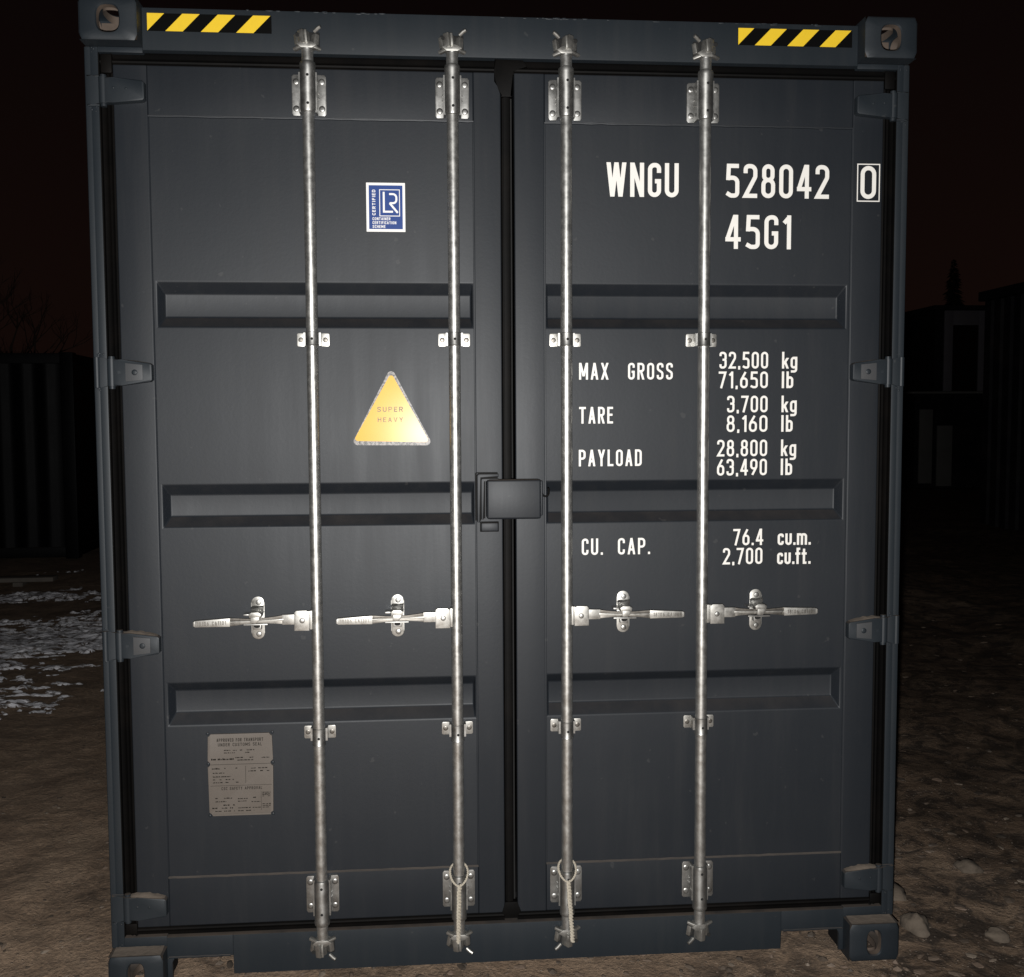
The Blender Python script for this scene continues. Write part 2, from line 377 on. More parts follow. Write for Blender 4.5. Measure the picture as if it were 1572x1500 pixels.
def stadium(w, h, n=32):
    out = []
    for i in range(n):
        a = 2 * pi * i / n + pi / n
        c, s_ = cos(a), sin(a); p = 2 / 2.9
        out.append((w / 2 * math.copysign(abs(c) ** p, c), h / 2 * math.copysign(abs(s_) ** p, s_)))
    return out
def rect_loop(w, h, n=32):
    out = []
    for i in range(n):
        a = 2 * pi * i / n + pi / n; c, s_ = cos(a), sin(a)
        k = min(w / 2 / abs(c) if abs(c) > 1e-9 else 1e9, h / 2 / abs(s_) if abs(s_) > 1e-9 else 1e9)
        out.append((c * k, s_ * k))
    return out
def corner_casting(sx_, zc, hole_w, hole_h, y0=0., y1=.178):
    """hollow casting with an oval hole in the front, outer side and top or bottom face"""
    mb = MB()
    xo, xi = 1.214, 1.055; z0, z1 = zc, zc + .118
    cx = (xo + xi) / 2; cz = (z0 + z1) / 2; th = .026
    n = 32
    def face(origin, ux, uz, un, w, h, hw, hh):
        o = Vector(origin); ux, uz, un = Vector(ux), Vector(uz), Vector(un)
        # rounded rim: outer rect (set back), chamfer, hole, tunnel
        ro = rect_loop(w, h, n); r1 = rect_loop(w - .012, h - .012, n); hl = stadium(hw + .006, hh + .006, n); h2 = stadium(hw, hh, n)
        rings = [(ro, -.004), (r1, 0), (hl, 0), (h2, -.004), (h2, -th)]
        vs = []
        for loop, d in rings: vs += [o + ux * a + uz * b + un * d for a, b in loop]
        fo = []; fi = []
        for j in range(4):
            for i in range(n): (fo if j < 3 else fi).append((j * n + i, j * n + (i + 1) % n, (j + 1) * n + (i + 1) % n, (j + 1) * n + i))
        mb.add(vs, fo, RAIL); mb.add(vs, fi, RUST)
    w, h, dp = xo - xi, .118, y1 - y0
    face((cx * sx_, y0, cz), (1, 0, 0), (0, 0, 1), (0, -1, 0), w, h, hole_w, hole_h)
    face((xo * sx_, (y0 + y1) / 2, cz), (0, 1, 0), (0, 0, 1), (sx_, 0, 0), dp, h, .078, .06)
    zt = z1 if zc > 1 else z0; un = 1 if zc > 1 else -1
    face((cx * sx_, (y0 + y1) / 2, zt), (1, 0, 0), (0, 1, 0), (0, 0, un), w, dp, .062, .11)
    # closed faces: inner side, back, remaining horizontal
    zz = z0 if zc > 1 else z1
    e_ = .004
    ym = y0 + .0655 if y0 < 1 else y1 - .05
    mb.add([(xi * sx_, y0 + e_, z0), (xi * sx_, ym, z0), (xi * sx_, ym, z1), (xi * sx_, y0 + e_, z1)], [(0, 1, 2, 3)], RAIL)
    mb.add([(xi * sx_, ym, z0), (xi * sx_, y1, z0), (xi * sx_, y1, z1), (xi * sx_, ym, z1)], [(0, 1, 2, 3)], RAIL if zc > 1 else FLOORM)  # lower castings: near black behind the front strip
    mb.add([(xi * sx_, y1, z0), (xo * sx_, y1, z0), (xo * sx_, y1, z1), (xi * sx_, y1, z1)], [(0, 1, 2, 3)], RAIL)
    mb.add([(xi * sx_, y0 + e_, zz), (xo * sx_ , y0 + e_, zz), (xo * sx_, y1, zz), (xi * sx_, y1, zz)], [(0, 1, 2, 3)], RAIL)
    # interior lining
    b = bmesh.new(); bmesh.ops.create_cube(b, size=1)
    for v in b.verts: v.co = Vector((cx * sx_ + v.co.x * (w - .03), (y0 + y1) / 2 + v.co.y * (dp - .03), cz + v.co.z * (h - .03)))
    dele = [f for f in b.faces if f.normal.y < -.5 or f.normal.x * sx_ > .5 or f.normal.z * un > .5]
    bmesh.ops.delete(b, geom=dele, context='FACES')
    mb.absorb(b, RUST)
    return mb.build('corner_casting', RAIL, CX)
corner_casting(-1, TOP - .118, .062, .075); corner_casting(1, TOP - .118, .062, .075)
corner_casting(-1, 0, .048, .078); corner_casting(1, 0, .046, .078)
for sx_ in (-1, 1):
    for zc in (0, TOP - .118):
        corner_casting(sx_, zc, .06, .075, LEN - .178, LEN)

for s_ in (-1, 1):     # corner posts: outer channel with a rolled lip, inner web set back
    m = MB()
    def bx(a, b_, *r, **k): m.box(min(a * s_, b_ * s_), max(a * s_, b_ * s_), *r, **k)
    bx(1.1995, 1.219, YF, .20, .1185, TOP - .1185, bev=.006, seg=3)
    bx(1.181, 1.2015, YF + .003, .16, .1185, TOP - .1185, bev=.003)
    # weld beads beside castings
    for z in (.128, TOP - .128, 2.602, .2, 1.8, 1.905, 1.0, 1.09):
        for q in range(3): m.disc(s_ * random.uniform(1.186, 1.212), YF + .0005, z + random.uniform(-.008, .008), random.uniform(.002, .004), h=.002, n=8)
    m.build('corner_post', RAIL, CX)

# door header, with the two striped stickers
m = MB()
m.prism([(-1.0555, 2.769), (1.0555, 2.769), (1.0555, 2.889), (-1.0555, 2.889)], YF, .16, RAIL, bev=.005)
m.box(-1.181, -1.0553, YF + .002, .16, 2.762, TOP - .1187, bev=.002); m.box(1.0553, 1.181, YF + .002, .16, 2.762, TOP - .1187, bev=.002)
m.box(-1.181, 1.181, YF + .030, .16, 2.7325, 2.7695, RUBBER_SHADE)                 # rebate behind the seal
rng = random.Random(3)
for q in range(90):                                               # uneven weld along the top edge
    x = rng.uniform(-1.0, .95)
    if rng.random() < .5 + .5 * sin(x * 9): m.disc(x, YF - .0002, 2.886 + rng.uniform(-.0015, .0015), rng.uniform(.0015, .003), h=.0015, n=8, rx=rng.uniform(.004, .014))
header = m.build('door_header', RAIL, CX)
def hazard(x0, x1, z0, z1):
    m = MB(); y = YF - .0012; h = z1 - z0; w = x1 - x0
    m.box(x0, x1, y, YF - .0001, z0, z1, BLACK)
    per = w / 3.52; yw = per * .49; y -= .0005
    for k in range(4):
        a = x0 + k * per; 
        bl, br, tl, tr = a - yw, a, a, a + yw
        pts = [(bl, z0), (br + .0, z0), (tr, z1), (tl, z1)]
        if k == 0: pts = [(x0 + .0005, z0), (tr, z1), (x0 + .0005, z1)]
        m.add([(px, y, pz) for px, pz in pts], [tuple(range(len(pts)))], YELLOW)
    return m.build('hazard_sticker', BLACK, header)
hazard(-1.040, -.689, 2.823, 2.8725); hazard(.685, 1.036, 2.823, 2.8725)

# door sill with fork pockets cut out at both ends
m = MB()
m.prism([(-.858, .024), (.851, .024), (.851, .097), (.8512, .147), (-.8582, .147), (-.858, .097)], YF, .075, RAIL, bev=.003)
m.prism([(-1.0555, .082), (-.8585, .082), (-.8585, .147), (-1.0555, .147)], YF + .0, .075, bev=.003)
m.prism([(.8515, .082), (1.0555, .082), (1.0555, .147), (.8515, .147)], YF + .0, .075, bev=.003)
m.box(-1.181, -1.0553, YF + .002, .16, .1187, .150, bev=.002); m.box(1.0553, 1.181, YF + .002, .16, .1187, .150, bev=.002)
for sg in (-1, 1):
    lip = [(1.0550, .0815), (1.0300, .0815), (1.0360, .0795), (1.0395, .0745), (1.0405, .068), (1.0405, .012), (1.0550, .012)]
    m.prism([(sg * x, z) for x, z in lip], YF + .0002, .066, RAIL, bev=.002)
    xe = .858 if sg < 0 else .851
    m.box(min(sg * (xe - .0002), sg * (xe - .006)), max(sg * (xe - .0002), sg * (xe - .006)), .0752, .165, .026, .0818, FLOORM)
m.box(-.850, .850, .0752, .12, .0245, .109, FLOORM)
m.box(-1.181, 1.181, .0755, .17, .11, .1465)                    # threshold
m.box(-1.181, 1.181, YF + .030, .17, .1467, .1735, RUBBER_SHADE)               # rebate behind the lower seal
for x0, x1 in ((-1.05, -.866), (.858, 1.05)):                       # ledge weld over each pocket
    m.tube([(x0 + (x1 - x0) * q / 14, YF - .001, .0845 + .002 * noise.noise((q * .7, x0, 0))) for q in range(15)], .0035, n=6)
sill = m.build('door_sill', RAIL, CX)
# dust lying on the two lower castings' tops
for s_ in (-1, 1):
    m = MB(); n = 14
    vs, fs = [], []
    for j in range(4):
        for i in range(n + 1):
            x = 1.062 + (1.205 - 1.062) * i / n; y = .006 + (YF - .008) * j / 3
            vs.append((s_ * x, y, .1195 + .004 * (j / 3) ** 2 + .002 * abs(noise.noise((x * 60, y * 60, s_)))))
    for j in range(3):
        for i in range(n): fs.append((j * (n + 1) + i, j * (n + 1) + i + 1, (j + 1) * (n + 1) + i + 1, (j + 1) * (n + 1) + i))
    m.add(vs, fs, DUST, None, True); m.build('dust_layer', DUST, sill)

# walls, roof, floor, rails behind
def corrugated(axis_pts, z0, z1, name, sgn):
    m = MB(); vs = []
    for (d, y) in axis_pts: vs += [(sgn * d, y, z0), (sgn * d, y, z1)]
    m.add(vs, [(2 * i, 2 * i + 1, 2 * i + 3, 2 * i + 2) for i in range(len(axis_pts) - 1)])
    return m.build(name, RAIL, CX)
pts = []; y = .2
while y < LEN - .3:
    pts += [(1.205, y), (1.205, y + .07), (1.169, y + .138), (1.169, y + .208)]; y += .276
for s_ in (-1, 1):
    corrugated(pts, .16, 2.83, 'side_wall', s_)
    m = MB(); m.box(min(s_ * 1.15, s_ * 1.213), max(s_ * 1.15, s_ * 1.213), .1785, LEN - .179, .03, .16); m.build('bottom_side_rail', RAIL, CX)
    m = MB(); m.box(min(s_ * 1.15, s_ * 1.213), max(s_ * 1.15, s_ * 1.213), .1785, LEN - .179, 2.83, 2.885); m.build('top_side_rail', RAIL, CX)
m = MB(); m.box(-1.15, 1.15, .165, LEN - .1, 2.85, 2.876); m.build('roof', RAIL, CX)
m = MB(); m.box(-1.15, 1.15, .17, LEN - .1, .15, .19)
for k in range(38): m.box(-1.1495, 1.1495, .36 + .31 * k, .405 + .31 * k, .04, .1498)
m.build('floor', FLOORM, CX)
m = MB(); m.box(-1.16, 1.16, LEN - .09, LEN - .04, .1902, 2.8498); m.build('front_wall', RAIL, CX)

# ------------------------------------------------------------------ door leaves
GROOVES = [(2.115, 2.083, 2.015, 1.983), (1.520, 1.488, 1.423, 1.392), (.924, .894, .827, .794)]
def door_leaf(s_):
    """leaf as one sheet-metal body: stiles, rails and the corrugated panel"""
    m = MB(); m._mi(PAINT)
    inner = .027 if s_ < 0 else .013
    pin = .108 if s_ < 0 else .103
    def X(a, b_): return (min(a * s_, b_ * s_), max(a * s_, b_ * s_))
    zt, zb = 2.731, .176
    m.box(*X(1.048, 1.143), YD, .115, zb, zt, bev=.0035, seg=3)
    m.box(*X(inner, pin), YD, .115, zb, zt, bev=.0035, seg=3)
    m.box(*X(pin + .0002, 1.0478), YD, .115, 2.588, zt - .0005, bev=.0035, seg=3)
    m.box(*X(pin + .0002, 1.0478), YD, .115, zb + .0005, .328, bev=.0035, seg=3)
    yp = YD + .0035; dep = .037
    x0, x1 = X(pin + .0001, 1.0479)
    g0, g1 = X(pin + .006, 1.0360)
    b = bmesh.new()
    def quad(*p): return b.faces.new([b.verts.new(q) for q in p])
    zc = 2.590
    for (a, c, d, f) in GROOVES:
        for xa, xb in ((x0, g0), (g0, g1), (g1, x1)): quad((xa, yp, zc), (xb, yp, zc), (xb, yp, a), (xa, yp, a))
        quad((x0, yp, a), (g0, yp, a), (g0, yp, f), (x0, yp, f)); quad((g1, yp, a), (x1, yp, a), (x1, yp, f), (g1, yp, f))
        e0, e1 = (g0 + (.014 if s_ < 0 else .004)), (g1 - (.004 if s_ < 0 else .014)); yg = yp + dep
        quad((g0, yp, a), (g1, yp, a), (e1, yg, c), (e0, yg, c)); quad((e0, yg, c), (e1, yg, c), (e1, yg, d), (e0, yg, d))
        quad((e0, yg, d), (e1, yg, d), (g1, yp, f), (g0, yp, f)); quad((g0, yp, a), (e0, yg, c), (e0, yg, d), (g0, yp, f)); quad((g1, yp, a), (g1, yp, f), (e1, yg, d), (e1, yg, c))
        zc = f
    for xa, xb in ((x0, g0), (g0, g1), (g1, x1)): quad((xa, yp, zc), (xb, yp, zc), (xb, yp, .327), (xa, yp, .327))
    bmesh.ops.remove_doubles(b, verts=b.verts[:], dist=1e-5)
    bmesh.ops.recalc_face_normals(b, faces=b.faces[:])
    ed = [e for e in b.edges if len(e.link_faces) == 2 and e.calc_face_angle(0) > .2]
    bmesh.ops.bevel(b, geom=ed, offset=.0042, segments=3, profile=.5, affect='EDGES')
    m.absorb(b, None, None, True)
    # weld bead along the panel seams
    for zz, mt in ((2.5885, PAINT), (.3275, SEAMDUST)):
        m.tube([(x0 + (x1 - x0) * q / 60, yp - .001, zz + .0016 * noise.noise((q * .5, zz * 3, s_))) for q in range(61)], .0038, mt, n=6)
    for xx in (s_ * 1.0475, s_ * (pin + .0005)):
        m.tube([(xx + .0008 * noise.noise((q * .45, xx, 5)), yp - .0005, .33 + (2.585 - .33) * q / 80) for q in range(81)], .0026, n=6)
    return m.build('door', PAINT, CX, sharp=50)
DL = door_leaf(-1); DR = door_leaf(1)
for o in (DL, DR): o['label'] = 'left door leaf with two stickers and an approval plate' if o is DL else 'right door leaf with white lettering'

def seal(s_, door):
    m = MB(); m._mi(RUBBER_SHADE)
    def X(a, b_): return (min(a * s_, b_ * s_), max(a * s_, b_ * s_))
    # side seal: ridged rubber section
    prof = [(1.1432, .070), (1.148, .066), (1.152, .071), (1.156, .074), (1.160, .069), (1.164, .073), (1.170, .076), (1.1805, .077)]
    vs = []
    for x, y in prof: vs += [(s_ * x, y, .150), (s_ * x, y, 2.762)]
    m.add(vs, [(2 * i, 2 * i + 1, 2 * i + 3, 2 * i + 2) for i in range(len(prof) - 1)])
    inner = .027 if s_ < 0 else .013
    pr2 = [(2.7312, .0745), (2.736, .067), (2.741, .066), (2.745, .072), (2.752, .075), (2.760, .0746), (2.7685, .079)]
    for pr_, lo_ in ((pr2, 0), ([(2 * .1617 - (z - 2.7312 + .148), y) for z, y in pr2], 1)):
        vs = []
        for z, y in pr_: vs += [(s_ * inner, y, z), (s_ * 1.1795, y, z)]
        m.add(vs, [(2 * i, 2 * i + 1, 2 * i + 3, 2 * i + 2) for i in range(len(pr_) - 1)])
    if s_ < 0:   # centre flap
        prof = [(-.0268, .069), (-.022, .074), (-.0195, .074), (-.019, .067), (-.010, .066), (-.001, .069), (.0008, .072), (.001, .16)]
        vs = []
        for x, y in prof: vs += [(x, y, .165), (x, y, 2.735)]
        m.add(vs, [(2 * i, 2 * i + 1, 2 * i + 3, 2 * i + 2) for i in range(len(prof) - 1)])
        m.add([(.001, .16, .165), (.0128, .16, .165), (.0128, .16, 2.735), (.001, .16, 2.735)], [(0, 1, 2, 3)], HOLE_SHADE)  # black back face paints the shade deep in the gap
        m.prism([(-.046, 2.733), (-.046, 2.705), (-.030, 2.682), (-.0262, 2.66), (.006, 2.66), (.006, 2.735), (.030, 2.742), (.052, 2.748), (.040, 2.767), (-.044, 2.769)], .0605, .08, bev=.004)
        m.prism([(-.036, .178), (-.0262, .21), (.012, .21), (.024, .178), (.012, .160), (-.026, .160)], .0625, .08, bev=.004)
    m.box(*X(1.1786, 1.1809), .0590, .15, .152, 2.760)
    m.box(*X(1.1435, 1.176), .0605, .08, 2.705, 2.760, bev=.006)        # moulded corner pieces
    m.box(*X(1.1435, 1.1795), .0625, .08, .155, .190, bev=.006)
    for f in m.bm.faces: f.smooth = True
    return m.build('seal', RUBBER_SHADE, door, sharp=40)
seal(-1, DL); seal(1, DR)

# ------------------------------------------------------------------ hinges
def hinge(s_, zc, door, plain, dusty):
    m = MB()
    def sx(pts): return [(s_ * x, z) for x, z in (pts if s_ > 0 else pts)]
    h0, h1 = .0385, .027
    if plain: h0, h1 = .036, .028
    # blade (tapers towards the leaf), welded on the door
    m.prism(sx([(1.160, zc - h0), (1.160, zc + h0), (1.135, zc + h0 - .001), (1.056, zc + h1), (1.050, zc + h1 - .005), (1.050, zc - h1 + .005), (1.056, zc - h1), (1.135, zc - h0 + .001)]), .040, .0648, RAIL, bev=.004)
    if not plain:   # raised pad with rivet
        m.prism(sx([(1.124, zc - .027), (1.124, zc + .027), (1.075, zc + .022), (1.075, zc - .022)]), .0375, .0402, PAD_SHEEN, bev=.0015)
        m.disc(s_ * 1.098, .0375, zc, .0085, RAIL, h=.002)
        m.box(min(s_ * 1.137, s_ * 1.146), max(s_ * 1.137, s_ * 1.146), .0385, .0402, zc - .004, zc + .004, RAIL)
    else:
        m.disc(s_ * 1.10, .040, zc + .004, .004, RAIL, h=.0015); m.disc(s_ * 1.135, .040, zc + .006, .004, RAIL, h=.002)
    # knuckle, pin and lugs on the post
    m.lathe([(.0005, zc - h0 - .002), (.0135, zc - h0 - .001), (.0135, zc + h0 + .001), (.0005, zc + h0 + .002)], s_ * 1.166, .052, RAIL, 20)
    m.lathe([(.001, zc - h0 - .009), (.009, zc - h0 - .009), (.009, zc + h0 + .008), (.001, zc + h0 + .009)], s_ * 1.166, .052, RAIL, 16)
    m.prism(sx([(1.166, zc - h0), (1.166, zc + h0), (1.196, zc + h0 + .002), (1.212, zc + h0 + .006), (1.212, zc - h0 - .006), (1.196, zc - h0 - .002)]), .046, .0565, RAIL, bev=.003)
    if not plain: m.lathe([(.0005, zc - .045), (.009, zc - .044), (.009, zc + .044), (.0005, zc + .045)], s_ * 1.207, .049, RAIL, 20)
    else:
        for dz in (-1, 1):
            m.tube([(s_ * x, .054, zc + dz * (h0 + .004) + .002 * noise.noise((x * 90, zc, dz))) for x in (1.178, 1.186, 1.194, 1.202, 1.210)], .004, RAIL, 6)
    if dusty:       # dirt heaped on top of the blade
        vs, fs = [], []; n = 14
        for j in range(4):
            for i in range(n + 1):
                t = i / n; x = 1.165 - t * .108
                zz = zc + h0 - (h0 - h1) * t + .0005 + dusty * (sin(pi * t) ** .8) * (.35 + .65 * j / 3) * (.8 + .5 * noise.noise((x * 70, zc, j)))
                vs.append((s_ * x, .042 + .022 * j / 3, zz if j else zc + h0 - (h0 - h1) * t - .001))
        for j in range(3):
            for i in range(n): fs.append((j * (n + 1) + i, j * (n + 1) + i + 1, (j + 1) * (n + 1) + i + 1, (j + 1) * (n + 1) + i))
        m.add(vs, fs, DUST, None, True)
    return m.build('hinge', RAIL, door)
for s_, d in ((-1, DL), (1, DR)):
    hinge(s_, 2.652, d, True, 0); hinge(s_, 1.850, d, False, .004); hinge(s_, 1.046, d, False, .009); hinge(s_, .245, d, True, .012)

# ------------------------------------------------------------------ white lettering on the right leaf (one mesh per marking)
YL = YD + .0035 - .0022
def word(text, x0, x1, z0, z1, sw=.125, gap=.12, space=.3, y=YL):
    m = MB(); letter(m, text, x0, x1, z0, z1, y, WHITE, sw, gap, space)
    return m.build('lettering', WHITE, DR, recalc=False)
word('WNGU', .290, .510, 2.375, 2.476, .128, .115)
word('528042', .654, .976, 2.376, 2.477, .125, .125)
word('45G1', .655, .859, 2.223, 2.325, .125, .13)
m = MB(); yb = YD - .0006
letter(m, '0', 1.074, 1.123, 2.377, 2.476, yb, WHITE, .128)
bw = .0032
for a in ((1.063, 1.135, 2.3685, 2.3685 + bw), (1.063, 1.135, 2.4825 - bw, 2.4825), (1.063, 1.063 + bw, 2.3685 + bw, 2.4825 - bw), (1.135 - bw, 1.135, 2.3685 + bw, 2.4825 - bw)):
    m.add([(a[0], yb, a[2]), (a[1], yb, a[2]), (a[1], yb, a[3]), (a[0], yb, a[3])], [(0, 1, 2, 3)], WHITE)
m.build('lettering', WHITE, DR, recalc=False)
for t, x0, x1, z0 in (('MAX', .207, .297, 1.828), ('GROSS', .357, .495, 1.828), ('TARE', .207, .311, 1.695), ('PAYLOAD', .206, .400, 1.565), ('CU.', .215, .280, 1.293), ('CAP.', .327, .427, 1.293)):
    word(t, x0, x1, z0, z0 + .0505, .128, .16)
for t, u, z0, x0 in (('32,500', 'kg', 1.861, .640), ('71,650', 'lb', 1.801, .638), ('3,700', 'kg', 1.727, .665), ('8,160', 'lb', 1.667, .664), ('28,800', 'kg', 1.592, .635), ('63,490', 'lb', 1.533, .635)):
    word(t, x0, .792, z0, z0 + .051, .128, .13)
    if u == 'kg': word('kg', .836, .884, z0, z0 + .051, .135, .1)
    else: word('lb', .836, .872, z0, z0 + .051, .14, .13)
word('76.4', .688, .783, 1.316, 1.367, .128, .13); word('2,700', .656, .781, 1.257, 1.308, .128, .13)
word('cu.m.', .829, .934, 1.315, 1.366, .14, .09); word('cu.ft.', .828, .934, 1.255, 1.306, .14, .09)

# ------------------------------------------------------------------ stickers and the approval plate on the left leaf
def flat_poly(m, pts, y, mat): m.add([(x, y, z) for x, z in pts], [tuple(range(len(pts)))], mat)
m = MB(); x0, x1, z0, z1 = -.4255, -.3115, 2.2645, 2.407; y = YL + .0008
m.box(x0, x1, y, YD + .0034, z0, z1, STWHITE)
y -= .0004; flat_poly(m, [(x0 + .0075, z0 + .0075), (x1 - .0075, z0 + .0075), (x1 - .0075, z1 - .0075), (x0 + .0075, z1 - .0075)], y, BLUE)
y -= .0004; W_ = x1 - x0; H_ = z1 - z0
fx = lambda u: x0 + u * W_
fz = lambda v: z0 + v * H_
a, b_, c, d = fx(.335), fx(.865), fz(.315), fz(.865); bw = .0022
for q in ((a, b_, c, c + bw), (a, b_, d - bw, d), (a, a + bw, c + bw, d - bw), (b_ - bw, b_, c + bw, d - bw)):
    flat_poly(m, [(q[0], q[2]), (q[1], q[2]), (q[1], q[3]), (q[0], q[3])], y, STWHITE)
def rib(pts, s, yy, closed=False, caps=(1, 1), rad=.012):
    fl = fillet(pts, rad, closed); L, Rr = ribbon(fl, s, closed, caps); n = len(L)
    m.add([(p.x, yy, p.y) for p in L] + [(p.x, yy, p.y) for p in Rr], [(q, q + 1, n + q + 1, n + q) for q in range(n - 1)], STWHITE)
rib([(fx(.45), fz(.795)), (fx(.45), fz(.41)), (fx(.66), fz(.41))], .0056, y)
rib([(fx(.59), fz(.77)), (fx(.775), fz(.77), 1), (fx(.775), fz(.585), 1), (fx(.60), fz(.585))], .0056, y - .0001, caps=(0, 0), rad=.014)
rib([(fx(.60), fz(.585)), (fx(.80), fz(.395))], .0058, y - .0002, caps=(0, .4))
for t, v in (('CONTAINER', .235), ('CERTIFICATION', .155), ('SCHEME', .075)):
    letter(m, t, fx(.155), fx(.155 + {'CONTAINER': .46, 'CERTIFICATION': .61, 'SCHEME': .33}[t]), fz(v), fz(v + .058), y, STWHITE, .17, .14)
Mr = Matrix.Translation((fx(.235), 0, fz(.335))) @ Matrix.Rotation(-pi / 2, 4, 'Y') @ Matrix.Identity(4)
letter(m, 'CERTIFIED', 0, H_ * .52, 0, W_ * .085, y, STWHITE, .2, .16, M=Mr)
m.build('certification_sticker', STWHITE, DL, recalc=False)

def round_tri(pts, r):
    return [(p.x, p.y) for p in fillet([(x, z, 1) for x, z in pts], r, True)]
m = MB(); y = YL + .0008
T = [(-.359, 1.868), (-.4805, 1.634), (-.236, 1.632)]
m.prism(round_tri(T, .012), y, YD + .0034, WORN)
y -= .0005; flat_poly(m, round_tri([(-.359, 1.850), (-.4735, 1.6465), (-.2455, 1.6415)], .008), y, ORANGE)
y -= .0004
letter(m, 'SUPER', -.4015, -.325, 1.733, 1.748, y, FADED, .17, .2); letter(m, 'HEAVY', -.4005, -.325, 1.7025, 1.7165, y, FADED, .17, .2)
m.build('warning_sticker', WORN, DL, recalc=False)

m = MB(); y = YD - .0045
px0, px1, pz0, pz1 = -.9215, -.7295, .5125, .7685; zm = .676
def notch(cx, cz, r, a0, a1, n=6): return [(cx + r * cos(radians(a0 + (a1 - a0) * i / n)), cz + r * sin(radians(a0 + (a1 - a0) * i / n))) for i in range(n + 1)]
out = notch(px0 + .001, pz1 - .001, .008, -90, 0) + notch(px1 - .001, pz1 - .001, .008, 180, 270) + notch(px1 + .001, zm, .009, 90, 270) + notch(px1 - .001, pz0 + .004, .010, 90, 180) + notch(px0 + .001, pz0 + .004, .010, 0, 90) + notch(px0 - .001, zm, .009, -90, 90)
m.prism(out[::-1], y, YD + .0034, PLATE, bev=.001)
m.box(px0 + .012, px1 - .008, y - .0012, y + .001, pz0 + .004, pz0 + .009, PLATE)
for (cx, cz) in ((px0, zm), (px1, zm), (px0, pz1), (px1, pz1), (px0 + .002, pz0 + .004), (px1 - .002, pz0 + .004)): m.disc(cx, YD - .0006, cz, .005, RAIL, h=.0035, n=12)
y -= .0006
ux = lambda u: px0 + u * (px1 - px0)
uz = lambda v: pz1 - v * (pz1 - pz0)
def line(u0, u1, v, w=.0011): flat_poly(m, [(ux(u0), uz(v)), (ux(u1), uz(v)), (ux(u1), uz(v) + w), (ux(u0), uz(v) + w)], y, INK)
letter(m, 'APPROVED FOR TRANSPORT', ux(.14), ux(.86), uz(.095), uz(.055), y, INK, .15, .16, .3)
letter(m, 'UNDER CUSTOMS SEAL', ux(.16), ux(.84), uz(.150), uz(.112), y, INK, .15, .16, .3)
letter(m, 'CSC SAFETY APPROVAL', ux(.20), ux(.83), uz(.675), uz(.64), y, INK, .15, .16, .3)
line(.04, .96, .37); line(.03, .98, .625, .0009); flat_poly(m, [(ux(.575), uz(.60)), (ux(.580), uz(.60)), (ux(.580), uz(.39)), (ux(.575), uz(.39))], y, INK)
rg = random.Random(11)
def fine(u0, u1, v, hh=.0036, den=.72):            # unreadable small print: broken dark dashes
    u = u0
    while u < u1:
        w = rg.uniform(.012, .05); 
        if rg.random() < den: flat_poly(m, [(ux(u), uz(v)), (ux(min(u + w, u1)), uz(v)), (ux(min(u + w, u1)), uz(v) + hh * rg.uniform(.5, 1)), (ux(u), uz(v) + hh * rg.uniform(.5, 1))], y, INK)
        u += w + rg.uniform(.004, .014)
for a in ((.25, .72, .205), (.25, .72, .235), (.05, .40, .315, .006, .9), (.42, .72, .295), (.42, .70, .325), (.74, .95, .30), (.06, .18, .425, .005, 1), (.25, .5, .42), (.07, .25, .475), (.07, .35, .52), (.07, .4, .555), (.07, .47, .59), (.62, .95, .425), (.62, .95, .46),
          (.1, .36, .78), (.1, .32, .82), (.05, .40, .865, .005), (.05, .42, .90, .005), (.05, .40, .935), (.45, .60, .79), (.45, .58, .82), (.64, .8, .78), (.66, .8, .83), (.45, .8, .90), (.45, .7, .935)): fine(*a)
for v in (.72, .735, .75, .765, .86, .88, .90): fine(.83, .96, v, .003, .85)
flat_poly(m, [(ux(.81), uz(.93)), (ux(.814), uz(.93)), (ux(.814), uz(.70)), (ux(.81), uz(.70))], y, INK)
m.build('approval_plate', PLATE, DL, recalc=False)

# ------------------------------------------------------------------ lock box between the leaves
m = MB()
b = bmesh.new(); bmesh.ops.create_cube(b, size=1)
for v in b.verts: v.co = Vector((.0025 + v.co.x * .162, .0315 + v.co.y * .062, 1.471 + v.co.z * .117))
bmesh.ops.bevel(b, geom=b.edges[:], offset=.006, segments=3, profile=.5, affect='EDGES')
m.absorb(b, PAINT, None, True)
m.box(.0845, .0935, .045, .0648, 1.418, 1.524, PAINT, bev=.003)
for zz in (1.4135, 1.5285):     # folded seams
    m.tube([(-.070 + .145 * q / 10, .012, zz) for q in range(11)], .0022, PAINT, 6)
m.build('lock_box', PAINT, DR, sharp=60)
m = MB()
# open C-shaped channel: two lips with black strips painting the gap shade between and around them
m.prism([(-.1055, 1.402), (-.0985, 1.402), (-.0985, 1.5385), (-.0425, 1.5385), (-.0425, 1.546), (-.1015, 1.546), (-.1055, 1.542)], .014, .0648, PAINT, bev=.0015)
m.prism([(-.0935, 1.410), (-.0875, 1.410), (-.0875, 1.5265), (-.0425, 1.5265), (-.0425, 1.5325), (-.0905, 1.5325), (-.0935, 1.5295)], .020, .0648, PAINT, bev=.0015)
m.prism([(-.0983, 1.404), (-.0937, 1.404), (-.0937, 1.5328), (-.0425, 1.5328), (-.0425, 1.5383), (-.0983, 1.5383)], .050, .0646, RUBBER_SHADE)
m.prism([(-.110, 1.404), (-.1057, 1.404), (-.1057, 1.5465), (-.0425, 1.5465), (-.0425, 1.550), (-.107, 1.550), (-.110, 1.547)], .058, .0647, RUBBER_SHADE)
m.prism([(-.0873, 1.410), (-.0805, 1.410), (-.0805, 1.526), (-.0873, 1.526)], .058, .0646, RUBBER_SHADE)
m.build('lock_box_catch', PAINT, DL)
